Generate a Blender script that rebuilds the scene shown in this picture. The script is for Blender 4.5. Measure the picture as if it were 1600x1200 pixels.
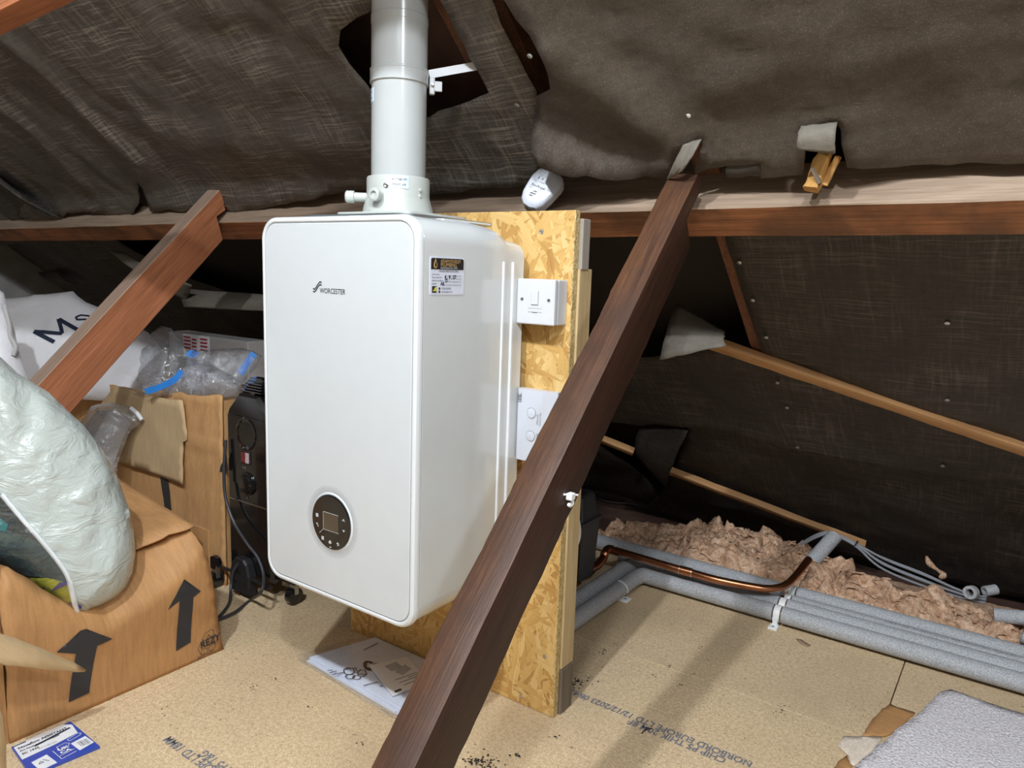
import bpy, bmesh, math, random
from math import sin, cos, pi, radians, sqrt, atan2, hypot
from mathutils import Vector, Matrix, noise
from mathutils.geometry import delaunay_2d_cdt
random.seed(7)
for o in list(bpy.data.objects): bpy.data.objects.remove(o)
S = bpy.context.scene
COL = S.collection

# ------------------------------------------------------------------ camera, light, exposure
CAM = Vector((1.20425, -0.88041, 0.90601))
R0 = Vector((0.8164138, 0.5765244, 0.0329877))      # image right
D0 = Vector((0.1138026, -0.1046250, -0.9879790))    # image down
F0 = Vector((-0.5661426, 0.8103538, -0.1510273))    # forward
FPX = 1151.095
cd = bpy.data.cameras.new('camera'); cam = bpy.data.objects.new('camera', cd); COL.objects.link(cam)
cd.sensor_width = 36; cd.lens = 36 * FPX / 1600; cd.clip_start = .02; cd.clip_end = 50
cam.matrix_world = Matrix(((R0.x, -D0.x, -F0.x, CAM.x), (R0.y, -D0.y, -F0.y, CAM.y), (R0.z, -D0.z, -F0.z, CAM.z), (0, 0, 0, 1)))
S.camera = cam
w = bpy.data.worlds.new('world'); S.world = w; w.use_nodes = True
w.node_tree.nodes['Background'].inputs[0].default_value = (.5, .55, .6, 1)
w.node_tree.nodes['Background'].inputs[1].default_value = .05
def lamp(name, loc, power, col, size):
    l = bpy.data.lights.new(name, 'POINT'); l.energy = power; l.color = col; l.shadow_soft_size = size
    o = bpy.data.objects.new(name, l); COL.objects.link(o); o.location = loc; return o
lamp('lamp_or_fill', (1.27, -1.10, 2.06), 74, (.92, 1, 1.07), .05)
lamp('lamp_or_fill', (.64, -1.22, 2.22), 116, (.92, 1, 1.07), .03)
lamp('lamp_or_fill', (-.12, -1.22, 2.16), 4, (.92, 1, 1.07), .06)
lamp('lamp_or_fill', (2.15, -1.10, 2.00), 56, (.92, 1, 1.07), .06)
lamp('lamp_or_fill', (.95, -3.0, 1.6), 14, (.92, 1, 1.07), .20)  # fill light added behind the camera to lift the shadows; no lamp known there
S.view_settings.view_transform = 'Standard'; S.view_settings.look = 'None'
S.view_settings.exposure = -.06; S.view_settings.gamma = 1; S.view_settings.use_curve_mapping = False

# ------------------------------------------------------------------ picking points on real planes
def ray(px, py): return F0 + R0 * ((px - 800) / FPX) + D0 * ((py - 600) / FPX)
def hit(px, py, p0, n):
    d = ray(px, py); return CAM + d * ((Vector(p0) - CAM).dot(n) / d.dot(n))
def atX(px, py, v): return hit(px, py, (v, 0, 0), Vector((1, 0, 0)))
def atY(px, py, v): return hit(px, py, (0, v, 0), Vector((0, 1, 0)))
def atZ(px, py, v=0): return hit(px, py, (0, 0, v), Vector((0, 0, 1)))
TH = radians(40); RN = Vector((0, sin(TH), cos(TH))); RP0 = Vector((0, .5, 1.10)); RS = Vector((0, cos(TH), -sin(TH)))
def roof(x, s, d=0): return Vector((x, 0, 0)) + RP0 + RS * s - RN * d          # d > 0 hangs into the loft
def onroof(px, py, d=0):
    h = hit(px, py, RP0 - RN * d, RN); return (h.x, (h - RP0).dot(RS))

# ------------------------------------------------------------------ materials
class NT:
    def __init__(s, name):
        s.m = bpy.data.materials.new(name); s.m.use_nodes = True; s.t = s.m.node_tree
        s.b = s.t.nodes['Principled BSDF']; s.out = s.t.nodes['Material Output']
    def n(s, typ, ins=None, **kw):
        nd = s.t.nodes.new(typ)
        for k, v in kw.items(): setattr(nd, k, v)
        for k, v in (ins or {}).items(): s.set(nd.inputs[k], v)
        return nd
    def set(s, sock, v):
        if isinstance(v, bpy.types.NodeSocket): s.t.links.new(v, sock)
        elif isinstance(v, bpy.types.Node): s.t.links.new(v.outputs[0], sock)
        else:
            if isinstance(v, (tuple, list)) and len(v) == 3 and sock.type == 'RGBA': v = (*v, 1)
            sock.default_value = v
    def p(s, **kw):
        al = {'base': 'Base Color', 'rough': 'Roughness', 'metal': 'Metallic', 'spec': 'Specular IOR Level', 'normal': 'Normal', 'coat': 'Coat Weight', 'coatr': 'Coat Roughness', 'sheen': 'Sheen Weight', 'alpha': 'Alpha', 'trans': 'Transmission Weight', 'ior': 'IOR'}
        for k, v in kw.items(): s.set(s.b.inputs[al[k]], v)
        return s
    def coord(s, kind='Object', scale=(1, 1, 1), rot=(0, 0, 0)):
        t = s.n('ShaderNodeTexCoord'); mp = s.n('ShaderNodeMapping', {'Vector': t.outputs[kind]})
        mp.inputs['Scale'].default_value = scale; mp.inputs['Rotation'].default_value = rot; return mp.outputs[0]
    def noise(s, v, scale, detail=3, rough=.55, dist=0):
        return s.n('ShaderNodeTexNoise', {'Vector': v, 'Scale': scale, 'Detail': detail, 'Roughness': rough, 'Distortion': dist}).outputs[0]
    def vor(s, v, scale, out=0, feature='F1', rnd=1):
        nd = s.n('ShaderNodeTexVoronoi', {'Vector': v, 'Scale': scale, 'Randomness': rnd}, feature=feature); return nd.outputs[out]
    def ramp(s, f, stops):
        nd = s.n('ShaderNodeValToRGB', {'Fac': f}); cr = nd.color_ramp
        while len(cr.elements) < len(stops): cr.elements.new(.5)
        for e, (p, c) in zip(cr.elements, stops):
            e.position = p; e.color = (c, c, c, 1) if isinstance(c, (int, float)) else (*c, 1)
        return nd.outputs[0]
    def mix(s, f, a, b, mode='MIX'):
        nd = s.n('ShaderNodeMix', data_type='RGBA', blend_type=mode)
        s.set(nd.inputs[0], f); s.set(nd.inputs[6], a); s.set(nd.inputs[7], b); return nd.outputs[2]
    def math(s, op, a, b=0.0):
        nd = s.n('ShaderNodeMath', operation=op); s.set(nd.inputs[0], a); s.set(nd.inputs[1], b); return nd.outputs[0]
    def bump(s, h, strength=.3, dist=.002):
        return s.n('ShaderNodeBump', {'Height': h, 'Strength': strength, 'Distance': dist}).outputs[0]

def plain(name, col, rough=.5, metal=0, var=.06, scale=30, bump=0, bscale=200, coat=0, spec=.5):
    k = NT(name); v = k.coord()
    f = k.noise(v, scale, 4)
    lo = tuple(c * (1 - var) for c in col); hi = tuple(min(1, c * (1 + var)) for c in col)
    k.p(base=k.ramp(f, [(.3, lo), (.7, hi)]), rough=rough, metal=metal, coat=coat, spec=spec)
    if bump: k.p(normal=k.bump(k.noise(v, bscale, 3), bump, .001))
    return k.m

def wood(name, dark, light, axis=2, rough=.65, fine=160, streak=.5, bump=.35, blot=None):
    k = NT(name); sc = [1, 1, 1]; sc[axis] = .035
    v = k.coord('Object', sc); a = k.noise(v, fine, 5, .65, .6)
    sc2 = [1, 1, 1]; sc2[axis] = .07; b = k.noise(k.coord('Object', sc2), 22, 4, .6, 1.5)
    f = k.math('ADD', k.math('MULTIPLY', a, streak), k.math('MULTIPLY', b, 1 - streak))
    c = k.ramp(f, [(.32, dark), (.5, tuple((x + y) / 2 for x, y in zip(dark, light))), (.66, light)])
    if blot: c = k.mix(k.ramp(k.noise(k.coord(), 7, 4), [(.45, 0), (.62, .75)]), c, blot)
    k.p(base=c, rough=rough, normal=k.bump(a, bump, .0015), spec=.35); return k.m

def felt(name, lo, hi, weave=1., speck=.5, rough=.55, mot=.22):
    k = NT(name); uv = k.coord('UV')
    warp = k.n('ShaderNodeTexNoise', {'Vector': uv, 'Scale': 3.0, 'Detail': 3})
    off = k.n('ShaderNodeVectorMath', {0: warp.outputs[1], 1: (.5, .5, .5)}, operation='SUBTRACT')
    sca = k.n('ShaderNodeVectorMath', {0: off.outputs[0], 'Scale': .05}, operation='SCALE')
    v = k.n('ShaderNodeVectorMath', {0: uv, 1: sca.outputs[0]}, operation='ADD').outputs[0]
    def lines(axis, per, fine):
        m = k.n('ShaderNodeMapping', {'Vector': v}); m.inputs['Scale'].default_value = (6, 1 / per, 1) if axis else (1 / per, 6, 1)
        a = k.noise(m.outputs[0], 1.0, 3, .7)
        return k.ramp(a, [(.49, 0), (.66, 1)])
    hx = lines(1, .0056, 1); hy = lines(0, .0085, 1)
    patch = k.ramp(k.noise(uv, 4.5, 4, .6), [(.38, .12), (.65, 1)])
    gr = k.noise(uv, 700, 2, .7); gl = k.ramp(k.noise(uv, 330, 2, .8), [(.56, 0), (.76, 1)])
    mott = k.noise(uv, 60, 5, .7)
    wv = k.math('MULTIPLY', k.math('ADD', k.math('MULTIPLY', hx, .75), k.math('MULTIPLY', hy, .45)), k.math('MULTIPLY', patch, .55 * weave))
    f = k.math('ADD', wv, k.math('ADD', k.math('MULTIPLY', gl, .45 * speck), k.math('MULTIPLY', mott, mot)))
    c = k.mix(f, lo, hi)
    hgt = k.math('ADD', k.math('MULTIPLY', wv, 1.0), k.math('ADD', k.math('MULTIPLY', gr, .35), k.math('MULTIPLY', mott, .8)))
    k.p(base=c, rough=rough, spec=.45, normal=k.bump(hgt, .55, .0022)); return k.m

def osb():
    k = NT('osb_strands'); parts = []
    base = k.coord('Object', (1, 1, 1))
    sel = []
    for i, (ang, seed) in enumerate(((12, 0), (78, 3.7), (-28, 8.1), (48, 5.5), (-62, 2.2), (98, 6.6))):
        t = k.n('ShaderNodeTexCoord'); mp = k.n('ShaderNodeMapping', {'Vector': t.outputs['Object']}, vector_type='TEXTURE')
        mp.inputs['Location'].default_value = (seed, 0, seed); mp.inputs['Rotation'].default_value = (0, radians(ang), 0); mp.inputs['Scale'].default_value = (.062, .03, .011)
        vd = k.n('ShaderNodeTexVoronoi', {'Vector': mp.outputs[0], 'Scale': 1.0, 'Randomness': 1.0}, distance='MANHATTAN')
        sep = k.n('ShaderNodeSeparateColor', {0: vd.outputs[1]})
        g = k.n('ShaderNodeMapping', {'Vector': mp.outputs[0]}); g.inputs['Scale'].default_value = (.6, 1, 5)
        gr = k.noise(g.outputs[0], 1.5, 4, .7)
        tone = k.math('ADD', k.math('MULTIPLY', sep.outputs[0], .55), k.math('MULTIPLY', gr, .55))
        parts.append((tone, sep.outputs[1]))
    tone, top = parts[0]
    for t2, p2 in parts[1:]:
        gt = k.math('GREATER_THAN', p2, top)
        tone = k.mix(gt, tone, t2); top = k.math('MAXIMUM', top, p2)
    c = k.ramp(tone, [(.16, (.30, .145, .042)), (.30, (.50, .265, .075)), (.5, (.64, .385, .125)), (.75, (.74, .49, .19)), (1, (.82, .62, .31))])
    k.p(base=c, rough=.6, normal=k.bump(tone, .35, .002), spec=.3); return k.m

def chipboard():
    k = NT('chipboard'); v = k.coord()
    a = k.noise(v, 330, 2, .6); b = k.noise(v, 130, 3, .6); d = k.noise(v, 2.6, 5, .6)
    c = k.ramp(k.math('ADD', k.math('MULTIPLY', a, .6), k.math('MULTIPLY', b, .4)), [(.28, (.25, .155, .075)), (.42, (.56, .40, .235)), (.56, (.74, .56, .35)), (.72, (.90, .76, .54))])
    c = k.mix(k.ramp(d, [(.42, 0), (.7, .42)]), c, (.42, .31, .19))
    sp = k.ramp(k.noise(v, 85, 1, .5), [(.73, 0), (.78, .55)]); c = k.mix(sp, c, (.12, .075, .045))
    k.p(base=c, rough=.7, normal=k.bump(b, .18, .001), spec=.3); return k.m

def card(name, col, corr=150, axis=0, var=.16):
    k = NT(name); sc = [.12, .12, .12]; sc[axis] = 1
    a = k.noise(k.coord('Object', sc), corr, 2, .5); b = k.noise(k.coord(), 9, 5, .6); f = k.noise(k.coord(), 260, 3)
    t = k.math('ADD', k.math('MULTIPLY', a, .45), k.math('ADD', k.math('MULTIPLY', b, .35), k.math('MULTIPLY', f, .2)))
    c = k.ramp(t, [(.34, tuple(x * (1 - var) for x in col)), (.62, tuple(min(1, x * (1 + var)) for x in col))])
    k.p(base=c, rough=.62, normal=k.bump(a, .25, .0015), spec=.3); return k.m

def foam():
    k = NT('pipe_foam'); v = k.coord()
    c = k.ramp(k.noise(v, 420, 3, .7), [(.33, (.22, .225, .235)), (.52, (.43, .435, .45)), (.72, (.70, .71, .73))])
    k.p(base=c, rough=.62, normal=k.bump(k.noise(v, 300, 3), .4, .0012), spec=.45); return k.m

def film(name, tint=(.9, .92, .95), milky=.12, wr=35, gloss=.12, bs=.9, ior=1.5):
    k = NT(name); v = k.coord()
    h = k.math('ADD', k.noise(v, wr, 4, .6, 1.2), k.math('MULTIPLY', k.noise(v, wr * .25, 3, .6, .6), 1.6))
    nrm = k.bump(h, bs, .012)
    tr = k.n('ShaderNodeBsdfTransparent', {0: tint}); gl = k.n('ShaderNodeBsdfGlossy', {0: (1, 1, 1, 1), 'Roughness': gloss, 'Normal': nrm})
    df = k.n('ShaderNodeBsdfDiffuse', {0: (*tint, 1), 'Normal': nrm}); tl = k.n('ShaderNodeBsdfTranslucent', {0: (*tint, 1), 'Normal': nrm})
    dd = k.n('ShaderNodeMixShader', {0: .4, 1: df.outputs[0], 2: tl.outputs[0]})
    crease = k.ramp(k.noise(v, wr * .8, 4, .7, 1.5), [(.5, milky * .6), (.72, min(1, milky * 2.2))])
    m1 = k.n('ShaderNodeMixShader', {0: crease, 1: tr.outputs[0], 2: dd.outputs[0]})
    lw = k.n('ShaderNodeLayerWeight', {'Blend': .5, 'Normal': nrm}); fr = k.n('ShaderNodeMath', {0: k.math('POWER', lw.outputs[1], 3.5), 1: .65, 2: (ior - 1) ** 2 * .22}, operation='MULTIPLY_ADD')
    m2 = k.n('ShaderNodeMixShader', {0: fr.outputs[0], 1: m1.outputs[0], 2: gl.outputs[0]})
    k.set(k.out.inputs[0], m2.outputs[0]); return k.m

def fabric(name, col, wr=25, strength=.5, rough=.45, dist=.006, coat=0, sub=.08):
    k = NT(name); v = k.coord('Object', (1, 1, 1.6))
    h = k.noise(v, wr, 4, .55, 1.4)
    c = k.ramp(k.noise(k.coord(), 6, 3), [(.3, tuple(x * (1 - sub) for x in col)), (.7, col)])
    k.p(base=c, rough=rough, normal=k.bump(h, strength, dist), coat=coat, spec=.45); return k.m

def wool():
    k = NT('mineral_wool'); v = k.coord('Object', (1, 1, 1))
    a = k.noise(v, 22, 5, .7, 2.5); b = k.noise(v, 130, 4, .7, 1.5)
    t = k.math('ADD', k.math('MULTIPLY', a, .6), k.math('MULTIPLY', b, .4))
    c = k.ramp(t, [(.34, (.19, .09, .048)), (.45, (.48, .275, .165)), (.55, (.70, .47, .32)), (.68, (.88, .74, .60))])
    k.p(base=c, rough=.9, normal=k.bump(t, .45, .010), spec=.1); return k.m

MT = {}
MT['felt_left'] = felt('felt_woven', (.034, .028, .0235), (.42, .36, .30), 1.25, .55)
MT['felt_right'] = felt('felt_mineral', (.027, .020, .0155), (.235, .19, .15), .16, 1.4, .5, .40)
MT['felt_back'] = felt('felt_back', (.021, .017, .0145), (.22, .185, .15), 1.1, .15, .7)
MT['felt_pale'] = felt('felt_pale', (.13, .112, .088), (.46, .41, .34), .35, .9, .6)
MT['beam'] = wood('old_pine_beam', (.145, .052, .019), (.46, .185, .078), 0, bump=.4, blot=(.10, .048, .024))
MT['beam_grey'] = wood('dusty_pine', (.20, .135, .092), (.43, .315, .225), 0, bump=.5)
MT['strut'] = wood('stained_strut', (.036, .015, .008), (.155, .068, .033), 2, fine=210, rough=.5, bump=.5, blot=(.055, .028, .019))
MT['strut_shade'] = wood('shaded_strut_side', (.018, .0075, .004), (.060, .024, .013), 2, fine=210, rough=.5, bump=.5)  # darker copy of the strut wood: shade painted into its side and back
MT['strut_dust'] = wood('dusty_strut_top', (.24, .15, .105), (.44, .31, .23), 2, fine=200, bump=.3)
MT['strut_red'] = wood('red_pine_strut', (.20, .068, .027), (.50, .185, .085), 2, fine=200, bump=.3)
MT['batten'] = wood('pine_batten', (.36, .17, .065), (.62, .36, .16), 0, bump=.2)
MT['rafter'] = wood('dark_rafter', (.10, .040, .020), (.24, .105, .055), 1, bump=.3)
MT['stud'] = wood('pale_stud', (.47, .33, .16), (.72, .56, .32), 2, bump=.2)
MT['stud_end'] = wood('grey_block', (.27, .23, .185), (.46, .41, .35), 2, bump=.25)
MT['block'] = wood('weathered_block', (.11, .085, .062), (.24, .19, .145), 2, bump=.3)
MT['splinter'] = wood('split_wood', (.34, .15, .035), (.68, .38, .12), 2, bump=.6)
MT['osb'] = osb(); MT['chip'] = chipboard()
k = NT('osb_edge'); k.p(base=k.ramp(k.noise(k.coord('Object', (1, 1, .35)), 420, 4, .7), [(.36, (.28, .16, .05)), (.5, (.66, .48, .20)), (.7, (.86, .72, .42))]), rough=.8, normal=k.bump(k.noise(k.coord(), 260, 3), .9, .004)); MT['osb_edge'] = k.m
MT['white'] = plain('boiler_white', (.65, .675, .695), .20, var=.01, coat=.35, spec=.5)
MT['white_side'] = plain('boiler_side_white', (.66, .68, .68), .17, var=.01, coat=.5)
MT['bezel'] = plain('bezel_white', (.74, .76, .775), .25, var=.01, coat=.3)
MT['flue'] = plain('flue_white', (.48, .495, .49), .22, var=.01, coat=.3)
MT['cream'] = plain('flue_cream', (.50, .515, .48), .35, var=.015)
MT['plastic'] = plain('white_plastic', (.66, .665, .69), .3, var=.01)
MT['blueish'] = plain('cool_white_plastic', (.64, .66, .73), .28, var=.01)
MT['seam'] = plain('seam_grey', (.16, .17, .18), .5)
MT['groove'] = plain('groove_grey', (.30, .31, .33), .45)
MT['zinc'] = plain('zinc_plate', (.55, .60, .62), .32, .9)
MT['steel'] = plain('steel', (.62, .62, .62), .3, 1)
MT['black'] = plain('gloss_black', (.010, .010, .011), .12, coat=.5, var=.1)
MT['blackmat'] = plain('matt_black', (.018, .018, .020), .5, var=.15)
MT['screen'] = plain('display_brown', (.085, .062, .042), .18, coat=.3)
MT['ink'] = plain('black_ink', (.025, .026, .032), .5)
MT['navy'] = plain('navy_print', (.02, .028, .055), .45)
MT['greyink'] = plain('grey_print', (.19, .19, .21), .7, var=.4, scale=150)
MT['midgrey'] = plain('mid_grey_print', (.42, .42, .45), .6)
MT['icon'] = plain('icon_grey', (.62, .65, .66), .4)
MT['paper'] = plain('paper', (.74, .77, .88), .55, var=.02)
MT['paper2'] = plain('warm_paper', (.74, .73, .74), .5, var=.02)
MT['bluesticker'] = plain('blue_tint_sticker', (.62, .76, .88), .4)
MT['gold'] = plain('gold_print', (.62, .40, .16), .5)
MT['yellow'] = plain('yellow_print', (.75, .68, .05), .5)
MT['blackprint'] = plain('black_header', (.022, .020, .019), .35)
MT['blue'] = plain('blue_print', (.035, .075, .42), .35, var=.05, coat=.3)
MT['bluezip'] = plain('blue_zip', (.03, .22, .66), .3)
MT['white_print'] = plain('white_print', (.80, .80, .82), .45)
MT['card'] = card('brown_card', (.45, .235, .095), 150, 1)
MT['card_pale'] = card('pale_card', (.56, .40, .225), 120, 0, .1)
MT['card_b'] = card('ribbed_card', (.55, .305, .13), 120, 0)
MT['card_edge'] = card('card_edge', (.60, .47, .30), 240, 0)
MT['foam'] = foam(); MT['copper'] = plain('copper', (.50, .21, .105), .30, 1, var=.22, scale=14)
MT['solder'] = plain('solder', (.72, .55, .45), .3, 1)
MT['wool'] = wool()
MT['cable'] = plain('grey_cable', (.30, .31, .33), .4); MT['cable_w'] = plain('cream_cable', (.62, .60, .54), .45)
MT['clip'] = plain('clip_white', (.84, .85, .84), .35)
MT['rubber'] = plain('dark_cable', (.045, .045, .050), .45)
MT['bag_mint'] = fabric('mint_polythene', (.51, .55, .515), 16, .55, .26, .014, coat=.2)
MT['bag_white'] = fabric('white_fabric', (.84, .82, .84), 9, .45, .5, .01)
MT['bag_grey'] = fabric('grey_cloth', (.46, .44, .43), 12, .6, .7, .01)
MT['seamtape'] = fabric('white_binding', (.80, .82, .84), 40, .2, .5, .003)
MT['teal'] = fabric('teal_cloth', (.012, .20, .20), 18, .6, .6, .01); MT['darkcloth'] = fabric('dark_cloth', (.035, .045, .047), 18, .7, .5, .012)
MT['slate'] = fabric('slate_cloth', (.04, .085, .095), 16, .7, .5, .012)
MT['lime'] = fabric('lime_cloth', (.56, .56, .06), 20, .5, .5, .008); MT['purple'] = fabric('purple_print', (.085, .07, .30), 20, .4, .5, .006)
MT['film'] = film('clear_polythene', (.95, .97, 1.), .16, 34, .16, 1., 1.75); MT['film_doc'] = film('document_sleeve', (.97, .98, .99), .07, 9, .08, .35)
MT['film_grey'] = film('smoky_polythene', (.90, .90, .91), .26, 26, .14, .9, 1.7)
MT['film_win'] = film('bag_window', (.96, .97, .97), .015, 22, .10)
k = NT('carpet_pile'); v = k.coord(); k.p(base=k.ramp(k.noise(v, 210, 4, .7), [(.32, (.48, .42, .44)), (.5, (.84, .78, .80)), (.66, (.97, .93, .95))]), rough=.95, normal=k.bump(k.noise(v, 190, 3), 1., .006), spec=.1); MT['carpet'] = k.m
MT['underlay'] = plain('underlay', (.74, .62, .50), .9, var=.15, scale=160, bump=.5)
MT['slope_bounce'] = plain('pale_bounce_slope', (.22, .21, .20), .8, var=.1); MT['block_wall'] = plain('block_gable', (.28, .27, .26), .9, var=.15, scale=12)  # unseen slope and gables, coloured pale to bounce light into the loft
MT['dirt'] = plain('dirt', (.035, .025, .018), .9, var=.4)
MT['plate'] = plain('roof_tile', (.10, .05, .035), .8, var=.3, scale=20)

# ------------------------------------------------------------------ mesh helpers
def put(o, parent):
    if parent is not None:
        o.parent = parent; o.matrix_parent_inverse = WM[parent.name].inverted()
    WM[o.name] = o.matrix_basis.copy(); return o
WM = {}
def mesh(name, verts, faces, mat, parent=None, smooth=False, frame=None, uvs=None, kind=None, mats=None, fmat=None):
    vs = [Vector(v) for v in verts]
    lo = Vector([min(v[i] for v in vs) for i in range(3)]); hi = Vector([max(v[i] for v in vs) for i in range(3)])
    c = (lo + hi) / 2 if frame is None else Vector((0, 0, 0))
    me = bpy.data.meshes.new(name); me.from_pydata([v - c for v in vs], [], faces)
    for m_ in (mats or [mat]): me.materials.append(MT[m_])
    if fmat: me.polygons.foreach_set('material_index', fmat)
    if smooth: me.polygons.foreach_set('use_smooth', [True] * len(me.polygons))
    if uvs:
        ul = me.uv_layers.new(name='uv')
        for lp in me.loops: ul.data[lp.index].uv = uvs[lp.vertex_index]
    me.update(); o = bpy.data.objects.new(name, me); COL.objects.link(o)
    o.matrix_basis = Matrix.Translation(c) if frame is None else frame
    if kind: o['kind'] = kind
    return put(o, parent)
def from_bm(name, bm, mat, parent=None, smooth=False, frame=None, kind=None):
    bm.normal_update(); bm.verts.index_update()
    vs = [v.co.copy() for v in bm.verts]; fs = [[v.index for v in f.verts] for f in bm.faces]; bm.free()
    return mesh(name, vs, fs, mat, parent, smooth, frame, kind=kind)
def thing(name, label, cat, loc, group=None, kind=None):
    o = bpy.data.objects.new(name, None); COL.objects.link(o); o.location = loc; o.empty_display_size = .05
    o.matrix_basis = Matrix.Translation(Vector(loc)); WM[o.name] = o.matrix_basis.copy()
    if kind: o['kind'] = kind
    else: o['label'] = label; o['category'] = cat
    if group: o['group'] = group
    return o
def tag(o, label, cat, group=None):
    o['label'] = label; o['category'] = cat
    if group: o['group'] = group
    return o
def bm_box(lo, hi, bev=0, seg=2):
    bm = bmesh.new(); bmesh.ops.create_cube(bm, size=1)
    lo = Vector(lo); hi = Vector(hi)
    for v in bm.verts: v.co = Vector([(lo[i] + hi[i]) / 2 + v.co[i] * (hi[i] - lo[i]) for i in range(3)])
    if bev: bmesh.ops.bevel(bm, geom=list(bm.edges), offset=bev, segments=seg, affect='EDGES', profile=.5)
    return bm
def box(name, lo, hi, mat, parent=None, bev=0, frame=None, seg=2):
    return from_bm(name, bm_box(lo, hi, bev, seg), mat, parent, frame=frame)
def rrect(x0, x1, z0, z1, r, n=6):
    pts = []
    for cx, cz, a0 in ((x1 - r, z1 - r, 0), (x0 + r, z1 - r, 90), (x0 + r, z0 + r, 180), (x1 - r, z0 + r, 270)):
        for i in range(n + 1):
            a = radians(a0 + 90 * i / n); pts.append((cx + r * cos(a), cz + r * sin(a)))
    return pts
def loft(name, rings, mat, parent=None, smooth=True, cap0=True, cap1=True, frame=None):
    n = len(rings[0]); vs = [p for r in rings for p in r]; fs = []
    for i in range(len(rings) - 1):
        for j in range(n):
            a = i * n + j; b = i * n + (j + 1) % n; fs.append((a, b, b + n, a + n))
    if cap0: fs.append(tuple(range(n)))
    if cap1: fs.append(tuple(range(len(rings) * n - n, len(rings) * n))[::-1])
    o = mesh(name, vs, fs, mat, parent, smooth, frame)
    bm = bmesh.new(); bm.from_mesh(o.data); bmesh.ops.recalc_face_normals(bm, faces=bm.faces); bm.to_mesh(o.data); bm.free()
    if smooth: o.data.set_sharp_from_angle(angle=radians(30))
    return o
def path(pts, sub=6):
    pts = [Vector(p) for p in pts]; out = []
    if len(pts) < 3: return pts
    for i in range(len(pts) - 1):
        p0 = pts[max(i - 1, 0)]; p1 = pts[i]; p2 = pts[i + 1]; p3 = pts[min(i + 2, len(pts) - 1)]
        for k in range(sub):
            t = k / sub
            out.append(.5 * ((2 * p1) + (p2 - p0) * t + (2 * p0 - 5 * p1 + 4 * p2 - p3) * t * t + (3 * p1 - p0 - 3 * p2 + p3) * t ** 3))
    return out + [pts[-1]]
def tube(name, pts, r, mat, parent=None, seg=14, hollow=0, frame=None):
    pts = [Vector(p) for p in pts]; n = len(pts); rr = r if isinstance(r, (list, tuple)) else [r] * n
    up = None; rings = []
    for i, p in enumerate(pts):
        t = (pts[min(i + 1, n - 1)] - pts[max(i - 1, 0)]).normalized()
        if up is None: up = Vector((0, 0, 1)) if abs(t.z) < .9 else Vector((1, 0, 0))
        s = t.cross(up).normalized(); up = s.cross(t).normalized()
        rings.append([p + (s * cos(2 * pi * k / seg) + up * sin(2 * pi * k / seg)) * rr[i] for k in range(seg)])
    if hollow:
        q = hollow; rings = rings + [[p_ + (v - p_) * q for v in R] for R, p_ in zip(rings[::-1], pts[::-1])]; rings.append(rings[0])
        return loft(name, rings, mat, parent, cap0=False, cap1=False, frame=frame)
    if 0:
        def inner(R, p, q): return [p + (v - p) * q for v in R]
        q = hollow
        rings = [inner(rings[0], pts[0] + (pts[1] - pts[0]).normalized() * min(.06, (pts[-1] - pts[0]).length * .4), q), inner(rings[0], pts[0], q)] + rings + [inner(rings[-1], pts[-1], q)]
    return loft(name, rings, mat, parent, frame=frame)
def disc(name, c, axis, prof, mat, parent=None, seg=28):
    """lathe: prof = [(radius, height along axis)]"""
    axis = Vector(axis).normalized(); a = axis.orthogonal().normalized(); b = axis.cross(a); c = Vector(c)
    rings = [[c + axis * h + (a * cos(2 * pi * k / seg) + b * sin(2 * pi * k / seg)) * max(r, 1e-5) for k in range(seg)] for r, h in prof]
    return loft(name, rings, mat, parent)
def pip(p, poly):
    x, y = p; c = False; n = len(poly)
    for i in range(n):
        x1, y1 = poly[i]; x2, y2 = poly[i - 1]
        if (y1 > y) != (y2 > y) and x < (x2 - x1) * (y - y1) / (y2 - y1) + x1: c = not c
    return c
def sdist(p, poly):
    best = 1e9; x, y = p
    for i in range(len(poly)):
        x1, y1 = poly[i - 1]; x2, y2 = poly[i]; dx, dy = x2 - x1, y2 - y1; L = dx * dx + dy * dy or 1e-12
        t = max(0, min(1, ((x - x1) * dx + (y - y1) * dy) / L)); best = min(best, hypot(x - x1 - t * dx, y - y1 - t * dy))
    return best
def dens(poly, step):
    out = []
    for i in range(len(poly)):
        a = poly[i]; b = poly[(i + 1) % len(poly)]; L = hypot(b[0] - a[0], b[1] - a[1]); n = max(1, int(L / step))
        out += [(a[0] + (b[0] - a[0]) * k / n, a[1] + (b[1] - a[1]) * k / n) for k in range(n)]
    return out
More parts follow.
